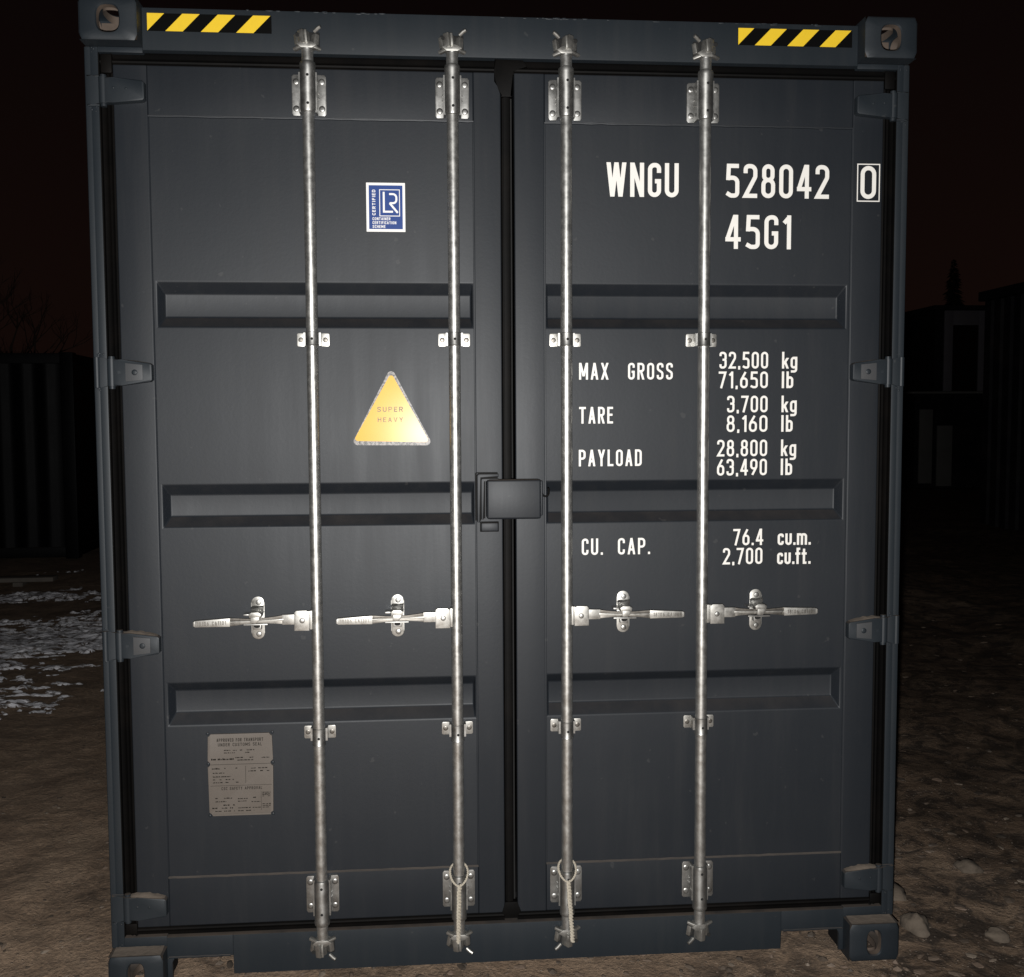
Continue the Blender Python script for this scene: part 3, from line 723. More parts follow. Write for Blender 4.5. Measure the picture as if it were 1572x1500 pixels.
m = MB(); m.box(-.0965, -.0395, .060, .0647, 1.369, 1.4005, RUBBER_SHADE, bev=.002); m.box(-.0935, -.0425, .040, .0599, 1.373, 1.3975, PAINT, bev=.004); m.build('lock_box_catch', PAINT, DL)  # black plate behind paints a shaded outline
m = MB()
m.tube([(.1015 + .010 * cos(a), .05, 1.486 + .010 * sin(a)) for a in [pi + pi * q / 12 for q in range(13)]] + [(.1115, .05, 1.4985), (.1115, .064, 1.5005)], .0030, n=8)
m.build('hook', RUBBER_SHADE, DR)  # near-black colour paints the hook's dark shading

# ------------------------------------------------------------------ locking bars
YB = .031
def rotz(m4, c): return Matrix.Translation(c) @ m4 @ Matrix.Translation(-Vector(c))
def long_bracket(bar, x, z0, z1, up):
    m = MB()
    for s_ in (-1, 1):
        fl = [(x + s_ * .026, z0), (x + s_ * .045, z0), (x + s_ * .0495, z0 + .006), (x + s_ * .0495, z1 - .006), (x + s_ * .045, z1), (x + s_ * .026, z1)]
        m.prism(fl, .0585, .0645, ZINC, bev=.0015)
        for zz in (z0 + .020, z1 - .020): m.disc(x + s_ * .037, .0587, zz, .0095, ZINC, h=.0022)
        m.prism([(x + s_ * .020, z0 + .002), (x + s_ * .0262, z0 + .002), (x + s_ * .0262, z1 - .002), (x + s_ * .020, z1 - .002)], .030, .0643, ZINC)
        for q in (.42, .55): m.disc(x + s_ * .0268, .0583, z0 + (z1 - z0) * q, .0035, ZINC, h=.004, n=8)
    # saddle wrapped round the bar
    za, zb = z0 + .004, z1 + .028 * (1 if up else 0)
    if not up: za = z0 - .028; zb = z1 - .004
    zn = zb if up else za; d = 1 if up else -1; zo = za if up else zb
    m.lathe([(.0172, zo - d * .004), (.0205, zo - d * .002), (.0225, zo + d * .006), (.0225, zn - d * .016), (.0235, zn - d * .012), (.0222, zn - d * .004), (.0172, zn)], x, YB, ZINC, 28)
    for zz in ((z0 + z1) / 2 + d * .043, (z0 + z1) / 2 - d * .036): m.disc(x + .0015, YB - .0226, zz, .0042, HOLE_SHADE, n=14)
    return m.build('bearing_bracket', ZINC, bar)
def short_bracket(bar, x, zc, collar):
    m = MB()
    for s_ in (-1, 1):
        m.prism([(x + s_ * .025, zc - .0195), (x + s_ * .0445, zc - .0195), (x + s_ * .0475, zc - .016), (x + s_ * .0475, zc + .016), (x + s_ * .0445, zc + .0195), (x + s_ * .025, zc + .0195)], .059, .0645, CAST, bev=.0012)
        m.disc(x + s_ * .036, .0592, zc, .0078, GREYM, h=.0012)
        m.prism([(x + s_ * .0185, zc - .019), (x + s_ * .0252, zc - .019), (x + s_ * .0252, zc + .019), (x + s_ * .0185, zc + .019)], .032, .0643, ZINC)
    zl = zc - .020 - collar
    m.lathe([(.0174, zc + .0205), (.0198, zc + .019), (.0198, zl + .004), (.0205, zl + .002), (.0174, zl)], x, YB, ZINC, 28)
    m.disc(x + .001, YB - .0199, zc - collar * .65, .0040, HOLE_SHADE, n=14)
    return m.build('guide_bracket', ZINC, bar)
def cam_end(bar, x, z0, up, s_):
    """forged cam with its keeper on the frame; z0 is the inner end of the neck"""
    d = 1 if up else -1; m = MB(); k = MB()
    Z = lambda a: z0 + d * a
    def bx(mb, x0, x1, y0, y1, a0, a1, bev=.002, M=None): mb.box(x0, x1, y0, y1, min(Z(a0), Z(a1)), max(Z(a0), Z(a1)), CAST, bev=bev, M=M)
    m.lathe([(.0150, Z(-.006)), (.0150, Z(.022)), (.0165, Z(.026)), (.0175, Z(.031)), (.0150, Z(.034))], x, YB, ZINC, 24)
    c = Vector((x, YB, Z(.045)))
    m.prism([(x - .016, Z(.032)), (x + .016, Z(.032)), (x + .030 * s_ * -1 if s_ < 0 else x + .016, Z(.040)), (x + .014, Z(.050)), (x - .012, Z(.054)), (x - .030, Z(.042))], .014, .046, CAST, bev=.003)
    RX = lambda a, b_=0: rotz(Matrix.Rotation(radians(a), 4, 'Z') @ Matrix.Rotation(radians(b_), 4, 'Y'), c)
    bx(m, x - .013, x + .006, .008, .040, .044, .084, .003, RX(34 * s_, 7 * s_))
    bx(m, x - .003, x + .003, .006, .020, .046, .080, .001, rotz(Matrix.Rotation(radians(-4), 4, 'Y'), c))
    bx(m, x - .038, x - .006, .010, .024, .036, .045, .003, RX(-24, -16 * d))
    bx(m, x + .006, x + .038, .010, .024, .036, .044, .003, RX(26, 13 * d))
    # keeper: back plate blackened to paint the shade in the voids, two lugs and a pin
    k.box(x - .034, x + .034, .046, YF - .0003, min(Z(.044), Z(.086)), max(Z(.044), Z(.086)), HOLE_SHADE, bev=.002)
    bx(k, x - .034, x - .020, .016, .046, .052, .084, .003, RX(-38, -10 * d))
    bx(k, x + .014, x + .030, .018, .046, .052, .082, .003, RX(40, 8 * d))
    sg = 1 if s_ < 0 else -1
    k.tube([(x + sg * .022, .022, Z(.079)), (x + sg * .032, .016, Z(.086)), (x + sg * .040, .012, Z(.090))], [.0055, .0055, .005], CAST, 10)
    k.disc(x - sg * .026, .0175, Z(.068), .006, HOLE_SHADE, n=10); k.disc(x + sg * .009, .0455, Z(.075), .007, HOLE_SHADE, n=10)
    m.build('cam', CAST, bar); k.build('cam_keeper', CAST, bar)
def handle(bar, x, zc, s_, droop):
    """s_: side the handle points to"""
    m = MB(); X = lambda a: x + s_ * a
    def pb(a0, a1, z0, z1, y0, y1, bev=.002):
        m.prism([(X(a0), z0), (X(a1), z0), (X(a1), z1), (X(a0), z1)], y0, y1, CAST, bev=bev)
    # hub: clevis welded to the bar, square cheek with rivet
    pb(.0125, .020, zc - .028, zc + .028, .012, .045); 
    m.prism([(X(.0205), zc - .030), (X(.0205), zc + .024), (X(.028), zc + .030), (X(.058), zc + .030), (X(.064), zc + .024), (X(.064), zc - .030)], .006, .011, CAST, bev=.0015)
    pb(.021, .063, zc - .029, zc + .023, .034, .039)
    m.disc(X(.041), .0058, zc, .0078, ZINC, h=.003)
    # arm: flat neck, waisted twist, grip
    zt = lambda a: zc + .004 - droop * max(0, a - .06)
    pb(.050, .100, zc - .012, zc + .018, .0115, .019)
    def seg(a0, h0, a1, h1, y0, y1):
        m.prism([(X(a0), zt(a0) - h0), (X(a0), zt(a0) + h0), (X(a1), zt(a1) + h1), (X(a1), zt(a1) - h1)], y0, y1, CAST, bev=.0015)
    # flat bar, waisted where the retainer takes it, with a rolled rib along the middle
    def waist(k0, k1, y0, y1, mt, bv):
        prof = [(.096, .0140), (.118, .0105), (.150, .0078), (.178, .0068), (.206, .0078), (.234, .0102), (.2515, .0122)]
        m.prism([(X(a), zt(a) + h * k1) for a, h in prof] + [(X(a), zt(a) + h * k0) for a, h in prof[::-1]], y0, y1, mt, bev=bv)
    waist(.28, 1, .0135, .018, GREYM, .001); waist(-1, -.28, .0135, .018, GREYM, .001); waist(-.22, .22, .0105, .016, CAST, .001); waist(-.9, .9, .0185, .0195, HOLE_SHADE, 0)  # darker flanks paint the shade of tilted faces; black backing darkens the slots
    seg(.251, .0125, .352, .0095, .008, .020)
    m.prism([(X(.351), zt(.351) - .0095), (X(.351), zt(.351) + .0095), (X(.358), zt(.358) + .006), (X(.358), zt(.358) - .006)], .009, .019, CAST, bev=.002)
    txt = '18106 CA1101'
    a, b_ = (X(.346), X(.262)) if s_ < 0 else (X(.262), X(.346))
    letter(m, txt, a, b_, zt(.305) - .006, zt(.305) + .006, .0077, GREYM, .16, .2, dy=.0002,
           M=rotz(Matrix.Rotation(s_ * droop * .9, 4, 'Y'), (X(.305), 0, zt(.305))))  # grey colour paints the relief shading of the stamped characters
    m.build('handle', CAST, bar)
    # retainer on the leaf: rounded plate with rivets, cradle and flip clip
    r = MB(); cx = X(.178); zc2 = zc + .002
    pts = []
    for i in range(13): a = pi * i / 12; pts.append((cx + .0195 * cos(a), zc2 + .044 + .0195 * sin(a)))
    for i in range(13): a = pi + pi * i / 12; pts.append((cx + .0195 * cos(a), zc2 - .046 + .0195 * sin(a)))
    r.prism(pts, .060, .0650, CAST, bev=.0015)
    for zz in (.046, -.050): r.disc(cx + .002, .0602, zc2 + zz, .0085, ZINC, h=.003)
    r.prism([(cx - .017, zc2 + .014), (cx + .017, zc2 + .014), (cx + .019, zc2 + .036), (cx + .014, zc2 + .034), (cx - .014, zc2 + .034), (cx - .019, zc2 + .030)], .046, .0598, ZINC, bev=.003,
            M=Matrix.Translation((cx, .05, zc2 + .025)) @ Matrix.Rotation(radians(20), 4, 'X') @ Matrix.Translation((-cx, -.05, -zc2 - .025)))
    r.prism([(cx - .016, zc2 + .008), (cx + .016, zc2 + .008), (cx + .019, zc2 + .020), (cx + .010, zc2 + .026), (cx - .010, zc2 + .026), (cx - .019, zc2 + .020)], .004, .058, CAST, bev=.004)
    r.prism([(cx - .013, zc2 - .006), (cx + .004, zc2 - .008), (cx + .014, zc2 + .004), (cx + .012, zc2 + .012), (cx - .012, zc2 + .012)], .001, .008, CAST, bev=.003)
    r.prism([(cx - .036, zc2 - .016), (cx + .034, zc2 - .016), (cx + .034, zc2 - .012), (cx - .036, zc2 - .012)], .020, .059, ZINC, bev=.001)
    r.prism([(cx - .036, zc2 + .0125), (cx - .02, zc2 + .0125), (cx - .02, zc2 + .0175), (cx - .036, zc2 + .0175)], .022, .059, ZINC, bev=.001)
    r.prism([(cx - .012, zc2 - .033), (cx + .012, zc2 - .033), (cx + .012, zc2 - .017), (cx - .012, zc2 - .017)], .040, .0598, ZINC, bev=.003)
    r.disc(cx, .0398, zc2 - .022, .006, HOLE_SHADE, n=10, rx=.010)
    r.build('handle_retainer', CAST, bar)
BARS = [(-.586, -1, 1.118, .030), (-.170, -1, 1.117, .028), (.164, 1, 1.116, .020), (.581, 1, 1.114, .006)]
for x, s_, zh, droop in BARS:
    m = MB(); prof = []
    for q in range(49): prof.append((.0172 + .0002 * sin(q * 1.7), .135 + (2.772 - .135) * q / 48))
    m.lathe(prof, x, YB, BARM, 28)
    bar = m.build('locking_bar', BARM, CX)
    long_bracket(bar, x, 2.594, 2.711, True); short_bracket(bar, x, 1.946, 0)
    short_bracket(bar, x, .767, .012); long_bracket(bar, x, .205, .3195, False)
    cam_end(bar, x, 2.741, True, s_); cam_end(bar, x, .168, False, s_)
    handle(bar, x, zh, s_, droop)

# ------------------------------------------------------------------ rope ties hanging on two locking bars
def rope_tie(x, z_top, z_knot, z_end, label, seed, lean):
    base = (x, .0, z_end)
    t = thing('rope_tie', label, 'rope', base, 'rope ties on the lower locking bar brackets')
    rg = random.Random(seed)
    def twist(path, r, pitch, name):
        m = MB()
        L = [0]
        for a, b_ in zip(path, path[1:]): L.append(L[-1] + (Vector(b_) - Vector(a)).length)
        n = max(40, int(L[-1] / .0022))
        def at(s):
            for i in range(len(L) - 1):
                if s <= L[i + 1]: f = (s - L[i]) / max(1e-9, L[i + 1] - L[i]); return Vector(path[i]).lerp(Vector(path[i + 1]), f)
            return Vector(path[-1])
        for ph in (0, pi):
            pp = []
            for i in range(n + 1):
                s = L[-1] * i / n; p = at(s); th = 2 * pi * s / pitch + ph
                pp.append(p + Vector((cos(th) * r, sin(th) * r * .8, .3 * r * sin(th * 2.1 + seed))))
            m.tube(pp, r * .82, n=6)
        return place(m.build(name, ROPE, t), base)
    yf = YB - .0285
    loop = []
    for q in range(25):
        a = pi * (-.5 + 2 * q / 24) if False else -pi / 2 + 2 * pi * q / 24
        loop.append((x + .0275 * cos(a), YB - .0 + .0275 * sin(a), z_knot + (z_top - z_knot) * (.5 + .5 * sin(a)) ** .7))
    twist(loop, .0022, .013, 'loop')
    st = []
    for q in range(16):
        f = q / 15; st.append((x + lean * f + .0022 * noise.noise((q * .6, seed, 0)), yf - .003 * sin(f * pi) - (.008 * f), z_knot + .004 - (z_knot - z_end) * f))
    twist(st, .0042, .020, 'twisted_strand')
    return t
rope_tie(-.170, .347, .293, .118, 'pale twisted rope tied round the lower bracket on the left door beside the centre gap', 1, -.004)
rope_tie(.164, .345, .293, .105, 'pale twisted rope tied round the lower bracket on the right door below the lettering', 2, .012)

# ================================================================== the ground
def gh(x, y):
    d = math.hypot(x, y)
    z = .055 * noise.noise((x * .35, y * .35, 3.1)) + .030 * noise.noise((x * 1.1, y * 1.1, 7.7)) + .014 * noise.noise((x * 3.1, y * 3.1, 1.3))
    z += .007 * noise.noise((x * 8.5, y * 8.5, 4.4)) + .0045 * noise.noise((x * 19, y * 19, 9.2)) + .002 * noise.noise((x * 43, y * 43, 2.2))
    # ruts on the right: soft mud, deeper relief
    if x > 1.0: z += min(1, (x - 1.0) * 1.2) * (.035 * noise.noise((x * 2.0 + 5, y * 1.4, 8.8)) + .014 * noise.noise((x * 6, y * 5, 6.1)))
    pad = max(0, min(1, (max(abs(x) - 1.25, 0) ** 2 + max(-y, 0, y - 13) ** 2) ** .5 / .5))
    z = z * (.25 + .75 * pad) - .006 * (1 - pad)
    return z - .012 if d < 40 else z * max(0, 1 - (d - 40) / 30) - .012
def axis(segs):
    out = []
    for a, b_, st in segs:
        n = max(1, round((b_ - a) / st)); out += [a + (b_ - a) * i / n for i in range(n)]
    out.append(segs[-1][1]); return out
xs = axis([(-400, -60, 40), (-60, -14, 4), (-14, -6, .25), (-6, -3, .05), (-3, -1.15, .022), (-1.15, 1.15, .035), (1.15, 2.6, .020), (2.6, 6, .05), (6, 14, .25), (14, 60, 4), (60, 400, 40)])
ys = axis([(-200, -20, 20), (-20, -4, 1), (-4, -.3, .15), (-.3, 1.6, .020), (1.6, 4, .035), (4, 9, .07), (9, 16, .2), (16, 60, 4), (60, 500, 40)])
nx, ny = len(xs), len(ys)
gv = [(x, y, gh(x, y)) for y in ys for x in xs]
gf = [(j * nx + i, j * nx + i + 1, (j + 1) * nx + i + 1, (j + 1) * nx + i) for j in range(ny - 1) for i in range(nx - 1)]
me = bpy.data.meshes.new('ground'); me.from_pydata(gv, [], gf); me.polygons.foreach_set('use_smooth', [True] * len(gf))
gm, t, b = base_mat('muddy_ground', (.15, .12, .095), .85)
co = N(t, 'ShaderNodeTexCoord').outputs['Object']
big = noise_node(t, .55, 5, .6, co); mid = noise_node(t, 5, 6, .65, co); fin = noise_node(t, 60, 5, .7, co)
vor = N(t, 'ShaderNodeTexVoronoi'); setin(vor, Scale=75); t.links.new(co, vor.inputs['Vector'])
c = mix(t, ramp(t, mid.outputs[0], [(.32, 0), (.68, 1)]).outputs[0], (.205, .136, .088), (.335, .240, .165))
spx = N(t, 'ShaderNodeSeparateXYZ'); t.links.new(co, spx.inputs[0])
damp_and_light = ramp(t, math_n(t, 'ADD', big.outputs[0], math_n(t, 'MULTIPLY', math_n(t, 'MINIMUM', math_n(t, 'MAXIMUM', spx.outputs['X'], -2.0), 2.5), .085)), [(.46, 0), (.66, .8)])   # wetter mud towards the right; paler left also paints in side light
c = mix(t, damp_and_light.outputs[0], c, (.088, .058, .038))
blo = noise_node(t, 9, 6, .7, co, .6)
c = mix(t, math_n(t, 'MULTIPLY', ramp(t, blo.outputs[0], [(.44, 0), (.58, 1)]).outputs[0], ramp(t, damp_and_light.outputs[0], [(0, .22), (.45, .95)]).outputs[0]), c, (.026, .018, .013))
c = mix(t, ramp(t, fin.outputs[0], [(.35, .45), (.62, 0)]).outputs[0], c, (.05, .038, .028))
peb = ramp(t, vor.outputs['Distance'], [(.10, 1), (.30, 0)])
vs_ = N(t, 'ShaderNodeSeparateColor'); t.links.new(vor.outputs['Color'], vs_.inputs[0])
sel = ramp(t, vs_.outputs[0], [(.72, 0), (.76, 1)])
c = mix(t, math_n(t, 'MULTIPLY', math_n(t, 'MULTIPLY', peb.outputs[0], sel.outputs[0]), .6), c, (.27, .22, .175))
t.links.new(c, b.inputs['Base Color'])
wet = ramp(t, damp_and_light.outputs[0], [(0, .92), (.8, .6)]); t.links.new(wet.outputs[0], b.inputs['Roughness'])
hgt = math_n(t, 'ADD', math_n(t, 'ADD', math_n(t, 'MULTIPLY', mid.outputs[0], 1.0), math_n(t, 'MULTIPLY', blo.outputs[0], -.8)), math_n(t, 'ADD', math_n(t, 'MULTIPLY', fin.outputs[0], .45), math_n(t, 'MULTIPLY', math_n(t, 'MULTIPLY', peb.outputs[0], sel.outputs[0]), .3)))
bump(t, b, hgt, .9, .02)
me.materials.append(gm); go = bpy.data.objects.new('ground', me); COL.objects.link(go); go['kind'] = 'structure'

# ------------------------------------------------------------------ loose stones
ICO = bmesh.new(); bmesh.ops.create_icosphere(ICO, subdivisions=1, radius=1); iv = [v.co.copy() for v in ICO.verts]; ICO.verts.index_update(); ifc = [[v.index for v in f.verts] for f in ICO.faces]; ICO.free()
IC2 = bmesh.new(); bmesh.ops.create_icosphere(IC2, subdivisions=3, radius=1); iv2 = [v.co.copy() for v in IC2.verts]; IC2.verts.index_update(); ifc2 = [[v.index for v in f.verts] for f in IC2.faces]; IC2.free()
stm, t, b = base_mat('stone_chips', (.3, .26, .21), .75)
g = N(t, 'ShaderNodeNewGeometry')
cr = ramp(t, g.outputs['Random Per Island'], [(0, (.028, .021, .016)), (.45, (.085, .062, .045)), (.75, (.13, .088, .063)), (.90, (.17, .13, .10)), (1, (.20, .165, .13))])
nn = noise_node(t, 60, 4, .6, N(t, 'ShaderNodeTexCoord').outputs['Object'])
t.links.new(mix(t, math_n(t, 'MULTIPLY', nn.outputs[0], .6), cr.outputs[0], (.07, .055, .042)), b.inputs['Base Color'])
bump(t, b, nn.outputs[0], .5, .004)
rg = random.Random(5); V, F = [], []
def scatter(n, fx_, size, flat):
    for _ in range(n):
        x, y = fx_()
        r = size(); a = rg.uniform(0, 2 * pi); ca, sa = cos(a), sin(a); ex = rg.uniform(.7, 1.5); fl = rg.uniform(*flat)
        o = len(V); z = gh(x, y) - r * fl * .10; sd = rg.uniform(0, 99)
        for v in iv:
            k = r * (1 + .6 * noise.noise((v.x * 1.3 + sd, v.y * 1.3, v.z * 1.3)))
            px, py = v.x * k * ex, v.y * k / ex
            V.append((x + px * ca - py * sa, y + px * sa + py * ca, z + v.z * k * fl))
        F.extend([[q + o for q in f] for f in ifc])
def near_left(): 
    y = -.2 + 7.5 * rg.random() ** 1.7; return (-1.25 - (1.0 + y * .75) * rg.random(), y)
def near_right():
    y = -.3 + 6.0 * rg.random() ** 1.7; return (1.25 + (.9 + y * .8) * rg.random(), y)
def under(): return (rg.uniform(-1.25, 1.25), -.15 + 1.3 * rg.random() ** 1.5)
sz = lambda a, b_, p=2.5: (lambda: a + (b_ - a) * rg.random() ** p)
scatter(1500, near_left, sz(.003, .015), (.2, .6)); scatter(1700, near_right, sz(.003, .026, 5), (.15, .4)); scatter(1700, under, sz(.003, .018, 3), (.3, .8))
me = bpy.data.meshes.new('gravel'); me.from_pydata(V, [], F); me.materials.append(stm)
o = bpy.data.objects.new('gravel', me); COL.objects.link(o); tag(o, 'small stone chips and gravel trodden into the brown mud', 'gravel', kind='stuff')

stone_mat = grime_mat('pale_stone', (.092, .073, .055), .9, .9, 14, (.042, .032, .024), .02)
def stone(x, y, rx, ry, rz, rot, label, seed):
    z = gh(x, y); V2 = []
    for v in iv2:
        k = 1 + .38 * noise.noise((v.x * 1.2 + seed, v.y * 1.2, v.z * 1.2)) - .22 * abs(noise.noise((v.x * 2.1, v.y * 2.1 + seed, v.z * 2.1))) + .10 * noise.noise((v.x * 3.3 + seed, v.y * 3.3, v.z * 3.3)) + .03 * noise.noise((v.x * 9, v.y * 9 + seed, v.z * 9))
        q = Vector((v.x * rx * k, v.y * ry * k, max(v.z, -.5) * rz * k)); q.rotate(Matrix.Rotation(rot, 3, 'Z')); V2.append(q)
    me = bpy.data.meshes.new('stone'); me.from_pydata(V2, [], ifc2); me.polygons.foreach_set('use_smooth', [True] * len(ifc2)); me.materials.append(stone_mat)
    o = bpy.data.objects.new('stone', me); COL.objects.link(o); o.location = (x, y, z + rz * .25)
    tag(o, label, 'stone', 'larger stones lying in the mud')
stone(1.37, .20, .040, .055, .045, .3, 'pale rounded stone beside the bottom right corner of the container, largest of the stones', 1)
stone(1.35, .52, .085, .14, .030, .5, 'broad flat slab of stone half sunk in mud behind the pale rounded stone', 2)
stone(1.62, .14, .033, .04, .025, 1.0, 'dull brown stone in the mud right of the pale rounded stone', 3)
stone(1.78, .62, .050, .045, .030, 2.0, 'tilted pale stone farther out in the mud, right of the flat slab', 4)
stone(.66, -.06, .014, .014, .010, .5, 'small whitish pebble under the container sill near its middle', 5)
stone(1.90, 1.75, .035, .035, .022, 1.4, 'small buff stone well behind the flat slab beside the container', 6)

# ------------------------------------------------------------------ snow remnants on the left
snm, t, b = base_mat('old_snow', (.78, .80, .86), .42)
co = N(t, 'ShaderNodeTexCoord').outputs['Object']; mpz = N(t, 'ShaderNodeMapping'); t.links.new(co, mpz.inputs[0]); mpz.inputs['Scale'].default_value = (.6, 1.3, 1); n1 = noise_node(t, 15, 8, .72, mpz.outputs[0], .4); n2 = noise_node(t, 5, 4, .6, co)
c = mix(t, ramp(t, n1.outputs[0], [(.49, 1), (.59, 0)]).outputs[0], (.16, .125, .10), (.93, .94, 1.0))
t.links.new(c, b.inputs['Base Color']); bump(t, b, n1.outputs[0], .8, .03)
m = MB(); st = .0145; idx = {}; vs = []; fs = []
def snow_mask(x, y):
    band = 1.15 * math.exp(-((y - 5.6) / .75) ** 2) + .9 * math.exp(-((y - 7.4) / .35) ** 2) + .75 * math.exp(-((y - 4.2 + (x + 3.2) * .8) / .8) ** 2) * max(0, min(1, (-x - 2.45) * 2.2))
    band *= max(0, min(1, (-x - 1.7) * 1.5))
    return band * .72 + .50 * noise.noise((x * 1.1, y * 1.3, 31)) + .34 * noise.noise((x * 4, y * 6, 17)) + .40 * noise.noise((x * 9, y * 15, 5)) + .30 * noise.noise((x * 22, y * 30, 5)) - .48
gx0, gy0 = -8.5, 2.4
nxs, nys = int((8.5 - 2.2) / st), int((9.2 - 2.4) / st)
for j in range(nys):
    for i in range(nxs):
        x, y = gx0 + (i + .5) * st, gy0 + (j + .5) * st
        if snow_mask(x, y) <= 0: continue
        q = []
        for di, dj in ((0, 0), (1, 0), (1, 1), (0, 1)):
            key = (i + di, j + dj)
            if key not in idx:
                xx, yy = gx0 + key[0] * st, gy0 + key[1] * st; k = max(-.05, snow_mask(xx, yy))
                idx[key] = len(vs); vs.append((xx, yy, gh(xx, yy) - .004 + min(1, max(0, k) * 6) ** .7 * (.006 + .032 * abs(noise.noise((xx * 6, yy * 9, 3))) + .016 * abs(noise.noise((xx * 14, yy * 19, 8))))))
            q.append(idx[key])
        fs.append(q)
me = bpy.data.meshes.new('snow'); me.from_pydata(vs, [], fs); me.polygons.foreach_set('use_smooth', [True] * len(fs)); me.materials.append(snm)
o = bpy.data.objects.new('snow', me); COL.objects.link(o); tag(o, 'crumbly patches of old snow on the mud left of the container', 'snow', kind='stuff')

# plank lying in the yard
wood = grime_mat('weathered_wood', (.13, .115, .10), .8, .8, 6, (.06, .05, .04), .01)
m = MB(); m.box(-1.3, 1.3, -.09, .09, 0, .045, bev=.006)
for k in range(3): m.box(-1.0 + .95 * k, -.9 + .95 * k, -.11, .11, -.045, -.0005, bev=.004)
o = m.build('wooden_plank', wood); o.location = (-5.55, 8.1, gh(-5.5, 8.1) + .06); o.rotation_euler = (0, 0, .05)
tag(o, 'weathered plank on battens lying beyond the snow patches, at the left edge', 'plank')

# ------------------------------------------------------------------ dark yard behind
NAVY = paint_mat('dark_navy_paint', (.0006, .0008, .0016)); NAVY.node_tree.nodes['Principled BSDF'].inputs['Specular IOR Level'].default_value = .15; TRIM = grime_mat('pale_grey_paint', (.15, .145, .165), .6, .5, 3, (.12, .11, .12)); DARKWALL = grime_mat('dark_cladding', (.010, .010, .013), .7, .5, 2); DARKWALL.node_tree.nodes['Principled BSDF'].inputs['Specular IOR Level'].default_value = .15; GLASS = base_mat('dark_window_glass', (.004, .004, .005), .15)[0]
PANELG = grime_mat('grey_board', (.13, .13, .125), .8, .5, 3, (.08, .075, .07))
def yard_container(loc, rot, length, label, grp):
    t = thing('shipping_container', label, 'container', loc, grp); t.rotation_euler = (0, 0, rot)
    m = MB(); pts = []; x = .16
    while x < length - .3: pts += [(x, -1.205), (x + .07, -1.205), (x + .138, -1.169), (x + .208, -1.169)]; x += .276
    for sg in (1, -1):
        v = []
        for px, py in pts: v += [(px, sg * py, .15), (px, sg * py, 2.45)]
        m.add(v, [(2 * i, 2 * i + 1, 2 * i + 3, 2 * i + 2) for i in range(len(pts) - 1)])
    m.box(.03, .06, -1.17, 1.17, .15, 2.45); m.box(length - .06, length - .03, -1.17, 1.17, .15, 2.45); m.build('wall', NAVY, t)
    m = MB(); m.box(.02, length - .02, -1.19, 1.19, 2.4505, 2.58, bev=.01); m.build('roof', NAVY, t)
    m = MB(); m.box(.02, length - .02, -1.2, 1.2, .02, .1495, bev=.01); m.build('floor', NAVY, t)
    for cx in (.0, length - .16):
        for cy in (-1.219, 1.219 - .16):
            m = MB(); m.box(cx, cx + .16, cy, cy + .16, 0, 2.591, bev=.01); m.build('corner_post', NAVY, t)
    return t
yard_container((-10.8, 11.2, 0), .04, 6.06, 'dark navy container at the back of the yard, beyond the plank and snow', None)
# stacked site cabins, far right
def cabin(loc, rot, w, d, h, label, kind):
    t = thing('site_cabin', label, 'cabin', loc, 'stacked cabins at the far side of the yard'); t.rotation_euler = (0, 0, rot)
    m = MB(); m.box(0, w, 0, d, 0, h - .10); m.build('wall', DARKWALL, t)
    m = MB(); m.box(-.08, w + .08, -.12, d + .08, h - .0995, h, bev=.01); m.build('roof', DARKWALL, t)
    if kind:
        f = MB(); x0, x1, z0, z1 = .22, 1.36, .02, h - .12
        f.box(x0, x0 + .22, -.05, -.001, z0, z1, bev=.008); f.box(x1 - .26, x1, -.05, -.001, z0, z1, bev=.008); f.box(x0 + .2202, x1 - .2602, -.05, -.001, z1 - .36, z1, bev=.008)
        fr = f.build('door_frame', TRIM, t)
        p = MB(); p.box(x0 + .2204, x1 - .2604, -.012, -.0005, z0, z1 - .3602); p.build('pane', GLASS, fr)
    else:
        for (a, b_, z0, z1) in ((.10, .44, .12, 1.95), (.56, .95, .05, 1.55)):
            p = MB(); p.box(a, b_, -.05, -.001, z0, z1, bev=.008); p.build('panel', PANELG, t)
        m = MB(); m.box(-.6, w + .1, -.35, -.121, h + .0, h + .05); m.build('ledge', TRIM if False else PANELG, t)
    return t

cabin((11.65, 21.5, 0), 0, 4.0, 2.4, 2.33, 'dark lower site cabin with two pale boards leaning on its front, at the far right', 0)
cabin((12.17, 21.6, 2.3805), 0, 4.0, 2.3, 2.12, 'upper site cabin with a pale frame round a dark opening, stacked on the lower one', 1)
# long dark shed closing the yard on the right
t = thing('dark_shed', 'tall dark windowless shed along the right side of the yard', 'shed', (8.72, 2, 0))
m = MB(); y = 0; v = []
while y < 11.0: v += [(0, y), (0, y + .18), (.04, y + .21), (.04, y + .25)]; y += .28
m.add(sum([[(a, b_, -.05), (a, b_, 3.6)] for a, b_ in v], []), [(2 * i, 2 * i + 1, 2 * i + 3, 2 * i + 2) for i in range(len(v) - 1)])
m.box(.045, 6, 0, .05, -.05, 3.6); m.box(.045, 6, 10.9, 10.95, -.05, 3.6); m.box(6, 6.05, 0, 10.95, -.05, 3.6)
m.build('wall', DARKWALL, t)
m = MB(); m.box(-.12, 6.2, -.1, 11.1, 3.6005, 3.75, bev=.01); m.build('roof', DARKWALL, t)

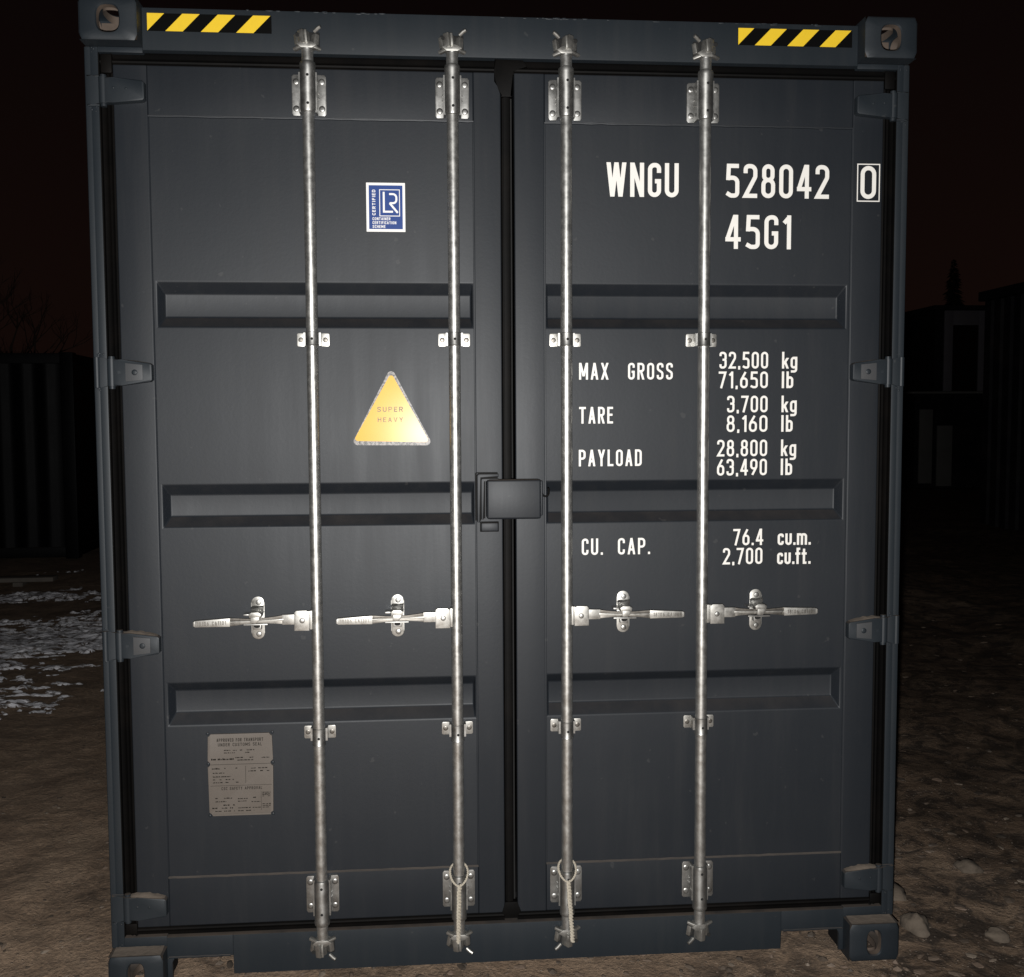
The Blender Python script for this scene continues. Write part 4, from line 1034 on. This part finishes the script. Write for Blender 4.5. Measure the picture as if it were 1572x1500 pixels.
# trees beyond the yard
BARK = grime_mat('bark', (.06, .045, .035), .9, .5, 12, (.03, .022, .018)); LEAF = grime_mat('dark_foliage', (.045, .050, .032), .8, .6, 6, (.03, .026, .018)); TWIG = grime_mat('bare_twigs', (.075, .05, .038), .9, .4, 9, (.04, .03, .02))
def conifer(loc, h, rad, label, seed):
    t = thing('conifer_tree', label, 'tree', loc, 'trees beyond the yard'); rg = random.Random(seed)
    m = MB(); m.tube([(0.04 * noise.noise((q, seed, 1)), 0, h * q / 10 - .1) for q in range(11)], [.16 * (1 - q / 10.5) for q in range(11)], n=8); m.build('trunk', BARK, t)
    m = MB()
    for _ in range(900):
        f = rg.random() ** .8; z = h * (.08 + .92 * f); a = rg.uniform(0, 2 * pi); L_ = rad * (1 - f) ** .8 * rg.uniform(.5, 1.1) + .12
        d = Vector((cos(a), sin(a), -.35)); s0 = Vector((0, 0, z)); w = Vector((-sin(a), cos(a), 0)) * L_ * .22
        p1 = s0 + d * L_ * .55; p2 = s0 + d * L_
        m.add([s0, p1 + w, p2, p1 - w, p1 + Vector((0, 0, .12 * L_))], [(0, 1, 4), (1, 2, 4), (2, 3, 4), (3, 0, 4)])
    m.build('crown', LEAF, t); return t
def bare_tree(loc, h, label, seed):
    t = thing('bare_tree', label, 'tree', loc, 'trees beyond the yard'); rg = random.Random(seed)
    tr = MB(); cr = MB()
    tr.tube([(0, 0, -.1), (.05, .02, h * .2), (.0, .05, h * .42)], [.17, .13, .10], n=8)
    def limb(p, d, L_, r, lev):
        q = p + d * L_; mid = (p + q) / 2 + Vector((rg.uniform(-1, 1), rg.uniform(-1, 1), rg.uniform(-.3, .6))) * L_ * .1
        cr.tube([p, mid, q], [r, r * .75, r * .5], n=5 if lev < 3 else 3)
        if lev < 5:
            for _ in range(3):
                nd = (d + Vector((rg.uniform(-1, 1), rg.uniform(-1, 1), rg.uniform(-.2, .7))) * .75).normalized()
                limb(q if rg.random() < .6 else mid, nd, L_ * rg.uniform(.55, .8), max(.006, r * .55), lev + 1)
    for k in range(5):
        a = k * 1.3 + rg.uniform(-.3, .3); limb(Vector((0, .05, h * (.3 + .03 * k))), Vector((cos(a) * .7, sin(a) * .7, .8)).normalized(), h * .2, .055, 1)
    tr.build('trunk', BARK, t); cr.build('crown', TWIG, t); return t
conifer((23.0, 41.5, 0), 8.8, 1.5, 'slim dark conifer standing up against the sky beyond the site cabins on the right', 4)
conifer((20.6, 40.5, 0), 5.9, 2.2, 'lower bushy conifer beside the slim conifer at the far right', 9)
bare_tree((-9.6, 19.5, 0), 6.0, 'bare broadleaf tree behind the dark navy container at the left', 2)
bare_tree((-11.8, 22.5, 0), 5.6, 'bare tree farthest to the left at the back of the yard', 6)
